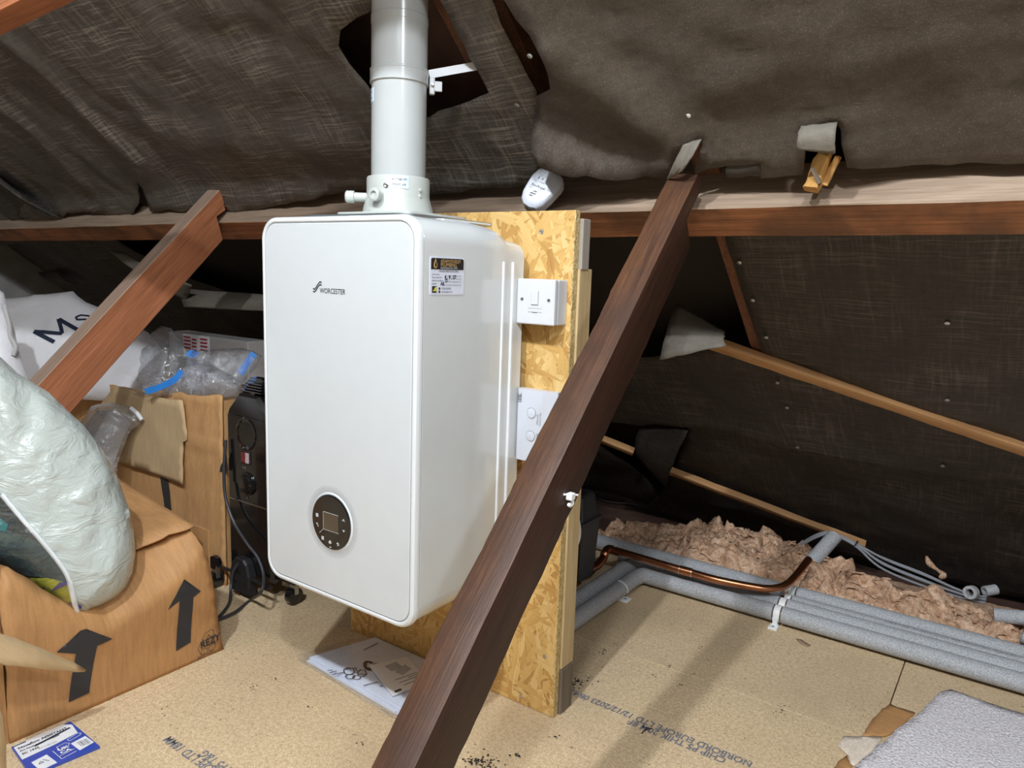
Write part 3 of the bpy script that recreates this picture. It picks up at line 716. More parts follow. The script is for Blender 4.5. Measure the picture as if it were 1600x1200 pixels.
icon(-.0365, .0065, [[(-1, -1), (-.5, -1), (-.5, 1), (-1, 1)], [(-.3, -1), (.2, -1), (.2, 1), (-.3, 1)], [(.4, -1), (.9, -1), (.9, 1), (.4, 1)]])
icon(-.0355, -.012, [[(-1, .2), (.1, .2), (.1, 1), (-1, 1)], [(0, -.1), (.8, -.1), (.6, -1), (.2, -1)]])
icon(-.0215, -.0345, [[(-1, .5), (1, .5), (1, 1), (-1, 1)], [(-1, -.25), (1, -.25), (1, .25), (-1, .25)], [(-1, -1), (1, -1), (1, -.5), (-1, -.5)]])
icon(-.0015, -.0375, [[(-1, -1), (1, -1), (1, .1), (0, 1), (-1, .1)]])
icon(.0195, -.0365, [[(-1, .3), (0, 1), (0, .6), (1, .2), (.9, -1), (-.4, -1), (-.4, -.6), (.5, -.6), (.5, 0), (0, .1), (0, -.3)]])
icon(.0345, .0125, [[(-1, -.6), (0, .6), (1, -.6), (.6, -.8), (0, 0), (-.6, -.8)]])
icon(.0355, -.0085, [[(-1, .6), (0, -.6), (1, .6), (.6, .8), (0, 0), (-.6, .8)]])
icon(-.0005, -.0475, [[(-.7, -.3), (.7, -.3), (.7, .2), (-.7, .2)]])
# maker's mark
lg = text('maker_logo', 'WORCESTER', .0128, (.1662, FY, .8570), (1, 0, 0), (0, 0, 1), 'ink', bo, sx=.88, bold=.00012)
def stroke(name, pts, wd, fn, mat, parent):
    P2 = [Vector((*p, 0)) for p in pts]; P2 = path(P2, 5); L = []; Rr = []
    for i, p in enumerate(P2):
        t = (P2[min(i + 1, len(P2) - 1)] - P2[max(i - 1, 0)]).normalized(); nn = Vector((-t.y, t.x, 0)) * wd / 2
        L.append((p.x + nn.x, p.y + nn.y)); Rr.append((p.x - nn.x, p.y - nn.y))
    vs = [fn(*a, .0005) for a in L + Rr]; n = len(L)
    return mesh(name, vs, [(i, i + 1, n + i + 1, n + i) for i in range(n - 1)], mat, parent)
ffn = lambda u, v, h=0: Vector((u, FY - h, v))
for dz in (0, -.0048): stroke('maker_logo', [(.1482, .8642 + dz), (.1512, .8630 + dz), (.155, .8652 + dz), (.1630, .8735 + dz), (.1672, .8765 + dz), (.1712, .8748 + dz)], .0022, ffn, 'ink', bo)
# service label on the right-hand side
sl = loft('service_label', [[(x, y, z) for y, z in rrect(.0285, .1165, .8635, .926, .004, 3)] for x in (.3985, .3998)], 'paper', bo)
sfn = lambda u, v, h=0: Vector((.3999 + h, .0285 + u, .8635 + v))     # u to the right (+Y), v up
prism('label_header', [(.0025, .042), (.0855, .042), (.0855, .058), (.083, .060), (.005, .060), (.0025, .058)], sfn, 'blackprint', sl)
def stext(body, size, u, v, mat, sx=.9, bold=0): text('label_text', body, size, (.4002, .0285 + u, .8635 + v), (0, 1, 0), (0, 0, 1), mat, sl, sx=sx, bold=bold, t=.0004)
prism('label_emblem', [(.0085, .047), (.0105, .044), (.0150, .044), (.0170, .047), (.0165, .051), (.0128, .059), (.009, .051)], lambda u, v, h=0: sfn(u, v, h + .0004), 'gold', sl)
prism('label_emblem', [(.0105, .0475), (.0128, .0455), (.0150, .0475), (.0145, .051), (.0128, .056), (.011, .051)], lambda u, v, h=0: sfn(u, v, h + .0009), 'blackprint', sl)
stext('ADAM STAPLEY', .0075, .0255, .0530, 'gold', 1.0); stext('PLUMBING', .0082, .0255, .0468, 'gold', 1.05)
stext('Gas Safe Registered No. 524771', .0037, .0255, .0434, 'white_print')
stext('- BOILER SERVICE RECORD -', .0048, .020, .0375, 'ink')
for tx, v in (('Service Date', .0325), ('Next Service Due', .0275), ('Benchmark logbook', .0225), ('Engineer', .0175)):
    stext(tx, .0038, .005, v, 'ink'); prism('label_rule', [(.036, v - .0006), (.080, v - .0006), (.080, v - .0003), (.036, v - .0003)], sfn, 'midgrey', sl)
stext('4 . 9 . 27', .0080, .036, .0270, 'navy', 1.05, .0003); stext('O', .0080, .037, .0212, 'navy', 1., .0003); stext('m', .004, .047, .0222, 'ink'); stext('AS', .0075, .026, .0160, 'navy', 1.1, .0003)
prism('label_emblem', [(.0055, .004), (.0165, .004), (.0165, .0145), (.0055, .0145)], sfn, 'ink', sl)
prism('label_emblem', [(.0063, .0065), (.0158, .0065), (.0158, .0135), (.0125, .0125), (.0095, .0085)], lambda u, v, h=0: sfn(u, v, h + .0004), 'yellow', sl)
for v in (.0105, .0053): prism('label_emblem', [(.0238 + .002 * cos(i * pi / 4), v + .0022 * sin(i * pi / 4)) for i in range(8)], sfn, 'ink', sl)
stext('07766 505040', .0046, .029, .0090, 'ink'); stext('adamstapley.co.uk', .0042, .029, .0038, 'ink')

# ================================================================== FLUE
FC = Vector((.206, .155, 0))
fl = thing('flue_pipe', 'white vertical flue pipe rising from the boiler top through the felt', 'pipe', (FC.x, FC.y, .997))
def vtube(name, z0, z1, r, mat, par, extra=None, seg=44):
    prof = extra or [(r, 0), (r, z1 - z0)]
    return disc(name, (FC.x, FC.y, z0), (0, 0, 1), prof, mat, par, seg)
ad = vtube('adaptor', .996, 0, 0, 'cream', fl, [(.078, 0), (.078, .008), (.066, .0095), (.0645, .020), (.060, .034), (.0585, .040), (.0585, .072), (.0570, .075), (.0530, .075)])
loft('adaptor_flange', [[(x, y, z) for x, y in rrect(.120, .305, .075, .245, .014, 4)] for z in (.996, 1.004)], 'cream', fl)
vtube('lower_pipe', 1.062, 1.262, .0505, 'flue', fl)
vtube('collar', 1.237, 0, 0, 'flue', fl, [(.0515, .0), (.0538, .001), (.0538, .003), (.0532, .004), (.0532, .021), (.0538, .022), (.0538, .024), (.0515, .025)])
vtube('upper_pipe', 1.250, 0, 0, 'flue', fl, [(.0512, 0), (.0512, .090), (.0520, .091), (.0520, .103), (.0512, .104), (.0512, .42)])
# test points and screws on the adaptor
def fdir(az): return Vector((sin(az), -cos(az), 0))
def nub(name, az, z, r0, r1, rad, L, mat='cream', par=ad):
    c = Vector((FC.x, FC.y, z)) + fdir(az) * r0
    return disc(name, c, fdir(az), [(rad, 0), (rad, L * .65), (rad * 1.35, L * .66), (rad * 1.35, L * .95), (rad * 1.05, L), (rad * .75, L), (rad * .7, L * .86)], mat, par, 20)
nub('test_point', radians(10), 1.034, .050, 0, .0085, .030); nub('test_point', radians(-52), 1.034, .050, 0, .0085, .048)
disc('screw', Vector((FC.x, FC.y, 1.052)) + fdir(radians(22)) * .0582, fdir(radians(22)), [(.0048, 0), (.0048, .0016), (.0030, .002), (.001, .0012)], 'steel', ad, 14)
for z in (1.047, 1.036): disc('screw', Vector((FC.x, FC.y, z)) + fdir(radians(86)) * .058, fdir(radians(86)), [(.0036, 0), (.0036, .002), (.002, .003)], 'cream', ad, 12)
def curved(name, az0, az1, z0, z1, r, mat, par):
    n = 8; vs = []
    for i in range(n + 1):
        a = az0 + (az1 - az0) * i / n
        for rr in (r - .001, r):
            for z in (z0, z1): vs.append(Vector((FC.x, FC.y, z)) + fdir(a) * rr)
    fs = []
    for i in range(n):
        a = i * 4; b = a + 4; fs += [(a + 2, b + 2, b + 3, a + 3), (a + 1, b + 1, b, a), (a + 3, b + 3, b + 1, a + 1), (a, b, b + 2, a + 2)]
    fs += [(0, 1, 3, 2), (n * 4 + 2, n * 4 + 3, n * 4 + 1, n * 4)]
    return mesh(name, vs, fs, mat, par)
def ctext(body, size, az0, z, r, par, mat='ink', sx=.8):
    text('sticker_text', body, size, (0, 0, 0), (1, 0, 0), (0, 1, 0), mat, par, sx=sx, fn=lambda x, y: Vector((FC.x, FC.y, z + y)) + fdir(az0 + x / r) * r)
st = curved('part_sticker', radians(32), radians(62), 1.047, 1.069, .0590, 'white_print', fl)
curved('sticker_print', radians(50), radians(62), 1.047, 1.069, .0593, 'bluesticker', st)
ctext('8 719 682 470', .0058, radians(33), 1.0610, .0597, st); ctext('3750/07/ 628', .0058, radians(33), 1.0520, .0597, st)
st = curved('part_sticker', radians(-46), radians(-20), 1.202, 1.226, .0509, 'bluesticker', fl)
ctext('682 470', .0058, radians(-44), 1.217, .0513, st); ctext('07/628', .0058, radians(-44), 1.207, .0513, st)
# bracket: strap arm and clamp lug
br = thing('flue_bracket', 'white strap and clamp lug holding the flue at the cut-out', 'bracket', (.27, .16, 1.24))
SX = Vector((.72, .694, 0)); SY = Vector((-.694, .72, 0))          # across and along the line of sight
def brf(c): return Matrix(((SX.x, SY.x, 0, c.x), (SX.y, SY.y, 0, c.y), (0, 0, 1, c.z), (0, 0, 0, 1)))
def on_view(px, py): return hit(px, py, Vector((FC.x, FC.y, 1.2)) + SX * .05, SY)
a = on_view(671, 114) + SY * .01; b = on_view(744, 101) + SY * .01
fr = beam_frame(a, b + (b - a) * .25, SY)
loft('strap', [[(x, y, z) for x, y in ((-.001, -.0075), (.001, -.0075), (.003, -.002), (.0015, .0075), (-.0005, .0075))] for z in (0, (b - a).length * 1.25)], 'plastic', br, frame=fr, smooth=False)
c = on_view(676, 134); box('clamp_lug', (-.006, -.006, -.016), (.004, .006, .014), 'plastic', br, .002, frame=brf(c))
c = on_view(683, 134); box('clamp_lug', (-.006, -.009, -.012), (.009, -.005, .006), 'plastic', br, .0015, frame=brf(c))
c = on_view(676, 134) - SY * .0062; disc('clamp_screw', c, -SY, [(.0035, 0), (.0035, .003), (.002, .0035)], 'steel', br, 12)

# ================================================================== ALARM, SWITCH, RECEIVER
al = thing('carbon_monoxide_alarm', 'white rounded carbon monoxide alarm standing tilted on the board top against the purlin', 'alarm', (.36, .42, 1.03))
AO = atY(846, 297, .415); yv = (atY(855, 264, .428) - atY(836, 331, .402)).normalized()
yv = (Vector((.375, .445, 1.115)) - Vector((.352, .405, 1.03))).normalized()
nv = (Vector((.35, -1, .18))).normalized(); nv = (nv - yv * nv.dot(yv)).normalized(); xv = yv.cross(nv).normalized()
shape = [(-.005, .050), (.004, .052), (.006, .044), (.010, .041), (.016, .041), (.019, .044), (.030, .038), (.036, .026), (.036, .016), (.028, -.012), (.021, -.032), (.010, -.044), (-.004, -.047), (-.018, -.044), (-.028, -.034), (-.032, -.020), (-.032, -.002), (-.030, .020), (-.024, .036), (-.016, .045)]
def aring(sc, h): return [AO + xv * (x * sc) + yv * (y * sc) + nv * h for x, y in shape]
asc = 1.0
loft('back_shell', [aring(.96, -.019), aring(1.0, -.017), aring(1.0, .0)], 'plastic', al)
loft('shell_seam', [aring(.975, -.0005), aring(.975, .0015)], 'groove', al)
sh_ = loft('front_shell', [aring(1.0, .0012), aring(.995, .006), aring(.96, .010), aring(.86, .0135), aring(.70, .015), aring(.3, .0155)], 'blueish', al)
def atext(body, size, u, v, mat='ink', sx=.9): text('printed_text', body, size, AO + xv * u + yv * v + nv * .0158, xv, yv, mat, sh_, sx=sx)
atext('FireAngel', .0088, -.019, -.004); atext('Carbon Monoxide Alarm', .0042, -.022, -.009, 'midgrey', .8)
for i, (u0, u1) in enumerate(((-.010, .000), (-.014, .000), (-.014, -.005))):
    y_ = -.0145 - i * .0052; prism('printed_mark', [(u0, y_), (u1 - .002, y_), (u1, y_ + .003), (u0 + .003, y_ + .003)], lambda u, v, h=0: AO + xv * u + yv * v + nv * (.0157 + h), 'greyink', sh_)
for u in (-.012, -.003): prism('indicator', [(u - .0012, .014), (u + .0008, .013), (u + .0014, .019), (u - .0004, .020)], lambda u, v, h=0: AO + xv * u + yv * v + nv * (.0150 + h), 'greyink', sh_)
atext('(i)', .005, -.023, .014, 'midgrey'); atext('O', .006, .008, .016, 'midgrey')
atext('POWER', .003, -.014, .022, 'midgrey'); atext('FAULT', .003, -.003, .022, 'midgrey'); atext('Test', .0035, -.018, .008, 'midgrey'); atext('Weekly', .0035, -.006, .008, 'midgrey')

sw = thing('fused_spur_switch', 'square white fused switch on its surface box, upper one on the OSB board', 'switch', (.44, .325, .85))
x0, x1, z0, z1 = .3985, .4835, .8085, .8935
box('back_box', (x0 + .0005, .2925, z0 + .0005), (x1 - .0005, .3252, z1 - .0005), 'plastic', sw, .002)
fp = box('face_plate', (x0, .279, z0), (x1, .2905, z1), 'plastic', sw, .0025)
box('plate_gap', (x0 + .002, .290, z0 + .002), (x1 - .002, .293, z1 - .002), 'groove', sw)
cx = (x0 + x1) / 2
box('rocker', (cx - .0085, .2768, .8455), (cx + .0065, .2800, .8715), 'plastic', sw, .0012)
for e in ((cx - .0092, cx + .0072, .8446, .8453), (cx + .0066, cx + .0073, .845, .872)): box('rocker_gap', (e[0], .2786, e[2]), (e[1], .2792, e[3]), 'groove', sw)
for z in (.8385, .8315): box('fuse_slot', (cx - .0155, .2786, z), (cx + .0155, .2792, z + .0007), 'groove', sw)
box('fuse_slot', (cx - .006, .2783, .8306), (cx + .005, .2792, .8320), 'seam', sw)
for x in (cx - .030, cx + .030): disc('screw', (x, .2792, .855), (0, -1, 0), [(.0036, 0), (.0036, .0006), (.0022, .0002)], 'steel', sw, 12)

rc = thing('heating_receiver', 'white heating receiver with two round buttons, below the switch on the board', 'controller', (.45, .325, .61))
x0, x1, z0, z1 = .4015, .4895, .541, .682
box('back_plate', (x0 + .004, .3055, z0 + .003), (x1 - .001, .3252, z1 - .003), 'plastic', rc, .002)
loft('front_cover', [[(x, y, z) for x, y in ((x0, .306), (x0, .290), (x0 + .004, .287), (x0 + .060, .286), (x0 + .066, .289), (x1, .296), (x1, .306))] for z in (z0, z0 + .002, z1 - .002, z1)], 'blueish', rc, smooth=False)
for z in (.637, .592):
    b = disc('button', (.437, .2866, z), (0, -1, 0), [(.0095, 0), (.0095, .0016), (.0075, .0022)], 'blueish', rc, 28)
    disc('button_ring', (.437, .2868, z), (0, -1, 0), [(.0108, 0), (.0108, .0006), (.0093, .0006)], 'groove', b, 28)
for tx, x, z in (('Manual', .4535, .617), ('Override', .4595, .615), ('Heating', .4535, .578)): text('printed_text', tx, .0062, (x, .2862, z), (0, 0, 1), (-1, 0, 0), 'greyink', rc, sx=1.1)
text('printed_logo', 'ESi', .010, (.4125, .2862, .659), (0, 0, 1), (-1, 0, 0), 'greyink', rc, bold=.0003)
for a, b in (((.4040, .656), (.4048, .674)), ((.4040, .656), (.4125, .657)), ((.4117, .656), (.4125, .674))): box('printed_logo', (a[0], .2858, a[1]), (b[0], .2864, b[1]), 'greyink', rc)

# clip on the strut
cc = thing('cable_clip', 'small white plastic cable clip nailed to the dark strut', 'clip', atX(888, 775, .691))
c = atX(888, 775, .6905); box('clip_body', c + Vector((0, -.008, -.004)), c + Vector((.010, .004, .006)), 'clip', cc, .0015)
tube('clip_hook', path([c + Vector((.005, .002, -.003)), c + Vector((.005, .004, -.010)), c + Vector((.005, -.002, -.013)), c + Vector((.005, -.006, -.010))], 4), .0028, 'clip', cc, 8)
tube('clip_nail', [c + Vector((-.001, -.013, .005)), c + Vector((.008, .013, .0))], .0016, 'clip', cc, 8)

# ================================================================== LEFT PILE
# --- box A (front, arrows)
AX = -.268
ba = thing('cardboard_box', 'brown cardboard box with two black arrows, standing at lower left under the mint bag', 'box', (-.52, -.13, 0))
Apoly = [(-.375, 0), (.073, 0), (.050, .15), (.018, .306), (-.06, .28), (-.134, .252), (-.17, .236), (-.21, .226), (-.26, .236), (-.30, .280), (-.324, .309), (-.375, .358)]
Ac = [(-.375, .34), (-.30, .26), (-.26, .212), (-.235, .184), (-.209, .176), (-.187, .158), (-.131, .178), (-.067, .198), (-.014, .234), (.022, .275), (.08, .33)]
def front_fn(u, v):
    c = .3
    for i in range(len(Ac) - 1):
        if Ac[i][0] <= u <= Ac[i + 1][0]: c = Ac[i][1] + (Ac[i + 1][1] - Ac[i][1]) * (u - Ac[i][0]) / (Ac[i + 1][0] - Ac[i][0])
    lean = max(0, v - c)
    return Vector((AX + fb(u, v, 61, .006, 6) * min(1, v * 8) - lean * 1.0 + .010 * sm(.05, .18, v) * (1 - sm(.2, .3, v)), u, v))
af = sheet('front_panel', Apoly, front_fn, 'card', ba, .016, thick=.004, rough=.0006)
def afn(u, v, h=0): return front_fn(u, v) + Vector((.0016 + h, 0, .0012))
def decal(name, poly, fn, mat, par, step=.008):
    V, Fc, o_, h_ = tri2d(poly, step); return mesh(name, [fn(*p) for p in V], Fc, mat, par, True)
def A2(px, py): p = atX(px, py, AX); return (p.y, p.z)
decal('printed_arrow', [A2(*p) for p in ((131, 981), (173, 997), (149, 1008), (139, 1083), (107, 1098), (116, 1020), (85, 1018), (122, 984))], afn, 'ink', af)
decal('printed_arrow', [A2(*p) for p in ((284, 904), (309, 922), (298, 932), (298, 1004), (275, 1018), (277, 938), (259, 953))], afn, 'ink', af)
# recycling mark with its word
def line2(name, pts, wd, fn, mat, par, close=True):
    pts = pts + [pts[0]] if close else pts
    for a, b in zip(pts[:-1], pts[1:]):
        dx, dy = b[0] - a[0], b[1] - a[1]; L = hypot(dx, dy) or 1; nx, ny = -dy / L * wd / 2, dx / L * wd / 2
        yield [fn(a[0] + nx, a[1] + ny), fn(b[0] + nx, b[1] + ny), fn(b[0] - nx, b[1] - ny), fn(a[0] - nx, a[1] - ny)]
def lines(name, polys, wd, fn, mat, par):
    vs = []; fs = []
    for pl2 in polys:
        for q in line2(name, pl2[0], wd, fn, mat, par, pl2[1]): fs.append(tuple(range(len(vs), len(vs) + 4))); vs += q
    return mesh(name, vs, fs, mat, par)
RZ = lambda *ps: [A2(290 + a / 20., 980 + b / 20.) for a, b in ps]
afn2 = lambda u, v: afn(u, v, .0008)
lines('printed_mark', [(RZ((500, 410), (600, 210), (800, 70), (870, 130), (850, 250), (770, 300), (700, 240), (640, 420)), True), (RZ((900, 220), (970, 340), (950, 480), (860, 500)), True), (RZ((920, 500), (900, 640), (750, 760), (700, 690), (740, 580)), True), (RZ((660, 660), (660, 800), (480, 870), (370, 710), (440, 540), (520, 480)), False), (RZ((470, 860), (480, 730), (560, 680), (680, 650)), False)], .0011, afn2, 'ink', af)
o_ = A2(312.5, 1014.5); text('printed_mark', 'REZY', .0225, (0, 0, 0), (1, 0, 0), (0, 1, 0), 'ink', af, bold=.0006, fn=lambda x, y: afn2(o_[0] + x * .95, o_[1] + y * 1.0 + x * .08))
o_ = A2(308, 1031); text('printed_mark', 'RESY 54321', .0085, (0, 0, 0), (1, 0, 0), (0, 1, 0), 'ink', af, fn=lambda x, y: afn2(o_[0] + x, o_[1] + y + x * .05))
box('side_panel', (-.74, -.379, 0), (AX - .004, -.375, .35), 'card', ba)
box('side_panel', (-.74, .060, 0), (AX - .03, .064, .29), 'card', ba)
box('back_panel', (-.744, -.375, 0), (-.740, .064, .33), 'card', ba)
box('bottom_panel', (-.74, -.375, .001), (AX - .004, .060, .005), 'card', ba)
fa = [Vector((-.290, .022, .310)), Vector((-.72, .066, .335)), Vector((-.72, -.13, .285)), Vector((-.355, -.135, .262))]
q = lambda u, v: (fa[0] * (1 - u) + fa[1] * u) * (1 - v) + (fa[3] * (1 - u) + fa[2] * u) * v + Vector((0, 0, fb(u, v, 3, .008, 2)))
sheet('top_flap', [(0, 0), (0, 1), (1, 1), (1, 0)], q, 'card', ba, .1, thick=-.004, rough=.003)
# pale flap of it folded out toward the camera, lower left
flp = [Vector((-.20, -.46, .290)), atX(60, 1003, -.22), atX(131, 1050, -.215), atX(90, 1049, -.19), atX(0, 1032, -.15), Vector((-.12, -.48, .24))]
# --- second box at the very left edge (only its raised flap shows)
bl = thing('cardboard_box', 'edge of another cardboard box cut off by the left frame, pale flap raised', 'box', (-.12, -.60, 0))
def patch(name, pts, mat, par, th=.004, cur=.006, step=.02):
    pts = [Vector(p) for p in pts]; c = sum(pts, Vector()) / len(pts); n = Vector()
    for i in range(len(pts)): n += (pts[i - 1] - c).cross(pts[i] - c)
    n.normalize()
    if n.dot(CAM - c) < 0: n = -n
    e1 = (pts[1] - pts[0]); e1 = (e1 - n * e1.dot(n)).normalized(); e2 = n.cross(e1)
    uv = [((p - c).dot(e1), (p - c).dot(e2)) for p in pts]; 
    area = sum(uv[i - 1][0] * uv[i][1] - uv[i][0] * uv[i - 1][1] for i in range(len(uv)))
    return sheet(name, uv, lambda u, v: c + e1 * u + e2 * v + n * (fb(u, v, c.x * 7, cur, 8)), mat, par, step, thick=th, rough=.0008)
patch('pale_flap', [atX(-40, 985, -.17), atX(0, 990, -.17), atX(28, 995, -.17), atX(70, 1013, -.185), atX(112, 1037, -.20), atX(131, 1047, -.205), atX(129, 1052, -.20), atX(60, 1044, -.17), atX(14, 1039, -.15), atX(-5, 1031, -.14), atX(-40, 1024, -.14)], 'card_pale', bl)
patch('pale_flap', [atX(-60, 1085, .03), atX(-8, 1095, .03), atX(3, 1120, .03), atX(9, 1160, .03), atX(14, 1215, .03), atX(10, 1260, .03), atX(-60, 1260, .03)], 'card_pale', bl)
p = atX(-60, 1260, .03)
box('side_panel', (-.03, -.80, .0), (.0, -.796, .10), 'card', bl); box('side_panel', (-.24, -.62, 0), (.03, -.616, .14), 'card', bl)
box('bottom_panel', (-.24, -.80, .0), (.03, -.616, .004), 'card', bl)
# --- box B behind
bb = thing('cardboard_box', 'taller ribbed cardboard box with torn flap, behind the arrow box and beside the black heater', 'box', (-1.0, .5, 0))
topB = [(-1.55, .505), (-1.13, .507), (-1.02, .512), (-.95, .520), (-.90, .519), (-.88, .524), (-.84, .521), (-.80, .526), (-.775, .532), (-.74, .527), (-.70, .532), (-.64, .537), (-.585, .548), (-.572, .545)]
Bp = [(-1.55, 0), (-.572, 0)] + topB[::-1]
def bfn(u, v): return Vector((u, .283 + fb(u, v, 71, .004, 5) + .006 * sin(u * 210) * sm(-.80, -.70, u) * sm(.2, .35, v) * .35 - .010 * sm(-.77, -.74, u) * sum(math.exp(-((u - c_ - .05 * (v - .3) * q_) / .007) ** 2) for c_, q_ in ((-.735, .3), (-.705, -.25), (-.675, .15), (-.640, -.1))) - .008 * math.exp(-((v - .40) / .006) ** 2) * sm(-.76, -.72, u), v))
bf = sheet('front_panel', Bp, bfn, 'card_b', bb, .022, thick=.005, rough=.0007)
box('back_panel', (-1.55, .70, 0), (-.572, .705, .50), 'card_b', bb); box('side_panel', (-.580, .292, 0), (-.575, .70, .53), 'card_b', bb); box('side_panel', (-1.55, .29, 0), (-1.545, .70, .50), 'card_b', bb)
box('bottom_panel', (-1.545, .292, .001), (-.58, .70, .006), 'card_b', bb)
box('top_flap', (-1.545, .292, .490), (-.60, .70, .495), 'card_b', bb)
tf = [atY(*p, .268) for p in ((178, 603), (196, 607), (240, 620), (262, 624), (284, 626), (287, 640), (291, 688), (284, 691), (286, 757), (262, 749), (225, 735), (192, 724), (160, 716), (150, 640))]
patch('torn_flap', tf, 'card_pale', bb, .005, .004)
B2_ = lambda px, py: (lambda p: (p.x, p.z))(atY(px, py, .283))
decal('printed_bar', [B2_(*p) for p in ((252, 745), (264, 748), (269, 798), (258, 794))], lambda u, v: bfn(u, v) - Vector((0, .0015, 0)), 'ink', bf)
decal('printed_arrow', [B2_(*p) for p in ((343, 737), (356, 705), (357, 736))], lambda u, v: bfn(u, v) - Vector((0, .0015, 0)), 'ink', bf)
# creases pressed into the front
# --- mint bag
mg = thing('bedding_bag', 'big pale mint plastic bedding bag with a clear window, lying in the arrow box', 'bag', (-.42, -.22, .13))
MC = Vector((-.375, -.235, .43)); mn = Vector((.93, -.30, .22)).normalized(); me1 = Vector((0, 0, 1)).cross(mn).normalized(); me2 = mn.cross(me1)
def onm(px, py): h = hit(px, py, MC, mn) - MC; return (h.dot(me1), h.dot(me2))
mfn = lambda u, v, t: MC + me1 * u + me2 * v + mn * t
mo = [onm(*p) for p in ((-70, 500), (-10, 548), (30, 585), (75, 612), (104, 640), (130, 664), (160, 702), (184, 745), (200, 790), (209, 830), (212, 862), (207, 895), (196, 918), (180, 934), (155, 948), (126, 960), (100, 950), (62, 928), (40, 912), (10, 893), (-60, 860))]
def mring(d0): pass
sv = lambda px, py: onm(px, py)
seamline = [(-60, 730), (0, 770), (30, 806), (60, 840), (90, 878), (103, 903), (112, 935), (122, 962)]
seam2 = [onm(*p) for p in seamline]
def mheight(p): 
    d = min(1, sdist(p, mo_d) / .11); return .085 * sqrt(max(0, 1 - (1 - d) ** 2))
mo_d = dens(mo, .02)
def bag_part(name, poly, mat, off, amp=.006, wf=10, step=.014, smooth=True):
    V, Fc, o_, h_ = tri2d(poly, step)
    vs = []
    for p in V:
        h = mheight(p); d = sdist(p, mo_d)
        q = Vector((p[0] * wf * .5 + p[1] * wf * .9, p[1] * wf * .8 - p[0] * wf * 2.2, 3.3)); wv = noise.fractal(q, 1, 2, 4) * amp * min(1, d * 25)
        vs.append(mfn(p[0], p[1], h + wv + off))
    n = len(vs); vs += [v - mn * .0015 for v in vs]
    return mesh(name, vs, list(Fc) + [(n + f[2], n + f[1], n + f[0]) for f in Fc], mat, mg, smooth, uvs=V * 2)
mint_poly = mo[1:16] + seam2[::-1]
mint_poly = [onm(-60, 520)] + mo[1:16] + [onm(118, 958)] + seam2[:-1][::-1]
bag_part('mint_panel', mint_poly, 'bag_mint', 0, .012, 9)
win_poly = [onm(*p) for p in seamline[:-1]] + [onm(118, 958)] + mo[16:]
cont = lambda pts: [onm(*p) for p in pts]
bag_part('bedding', cont(((-60, 735), (0, 772), (28, 806), (58, 842), (20, 830), (0, 815), (-60, 800))), 'darkcloth', .0)
bag_part('bedding', cont(((-60, 800), (0, 815), (20, 830), (58, 842), (88, 880), (101, 903), (60, 896), (20, 893), (-60, 858))), 'slate', .0)
bag_part('bedding', cont(((-60, 785), (-5, 803), (10, 815), (6, 826), (-60, 812))), 'teal', .003)
bag_part('bedding', cont(((101, 903), (111, 935), (118, 957), (98, 948), (62, 926), (42, 910), (44, 899), (70, 897))), 'lime', .0)
for pts in (((76, 919), (88, 903), (106, 900), (96, 908)), ((98, 942), (104, 935), (122, 940), (124, 945), (108, 949)), ((60, 916), (66, 912), (68, 922))): bag_part('bedding_print', cont(pts), 'purple', .003)
bag_part('clear_window', win_poly, 'film_win', .010, .006)
pts = path([mfn(*p, mheight(p) + .003) for p in seam2[1:]], 5); tube('seam_binding', pts, .0042, 'seamtape', mg, 8)
pts = path([mfn(*onm(*p), mheight(onm(*p)) + .004) for p in ((60, 899), (85, 890), (100, 882))], 4); 
tube('seam_binding', path([mfn(*p, mheight(p) + .003) for p in [onm(103, 903), onm(112, 936), onm(119, 957)]], 5), .005, 'seamtape', mg, 8)
V, Fc, o_, h_ = tri2d(mo, .03)
mesh('bag_back', [mfn(p[0], p[1], -mheight(p) * .9) for p in V], [f[::-1] for f in Fc], 'bag_mint', mg, True)
# --- M&S bag
ms = thing('pillow_bag', 'white fabric bag printed with large black letters, behind the slanting red strut', 'bag', (-1.2, .35, .5))
NC = Vector((-1.25, .36, .62)); nn = Vector((.52, -.70, .5)).normalized(); n1 = Vector((0, 0, 1)).cross(nn).normalized(); n2 = nn.cross(n1)
def onn(px, py): h = hit(px, py, NC, nn) - NC; return (h.dot(n1), h.dot(n2))
nfn = lambda u, v, t: NC + n1 * u + n2 * v + nn * t
msp = [onn(*p) for p in ((-60, 480), (6, 468), (60, 461), (114, 455), (122, 463), (134, 472), (180, 490), (232, 520), (262, 556), (250, 600), (205, 628), (160, 626), (90, 622), (0, 620), (-60, 600))]
pillow('bag_body', msp, nfn, 'bag_white', ms, .02, .055, .13, .010, 9, 2, .8)
mso = dens(msp, .03)
def msf(p): 
    d = min(1, sdist(p, mso) / .13); return .055 * sqrt(max(0, 1 - (1 - d) ** 2)) + noise.fractal(Vector((p[0] * 9, p[1] * 9, 2)), 1, 2, 3) * .010 * min(1, d * 3)
bx = ms.children[0]
t0 = Vector(onn(84, 555)); t1 = Vector(onn(180, 502)); tx = (t1 - t0); tl = tx.length; tx.normalize(); ty = Vector((-tx.y, tx.x))
top_ = Vector(onn(66, 529)); hh = abs((top_ - t0).dot(ty))
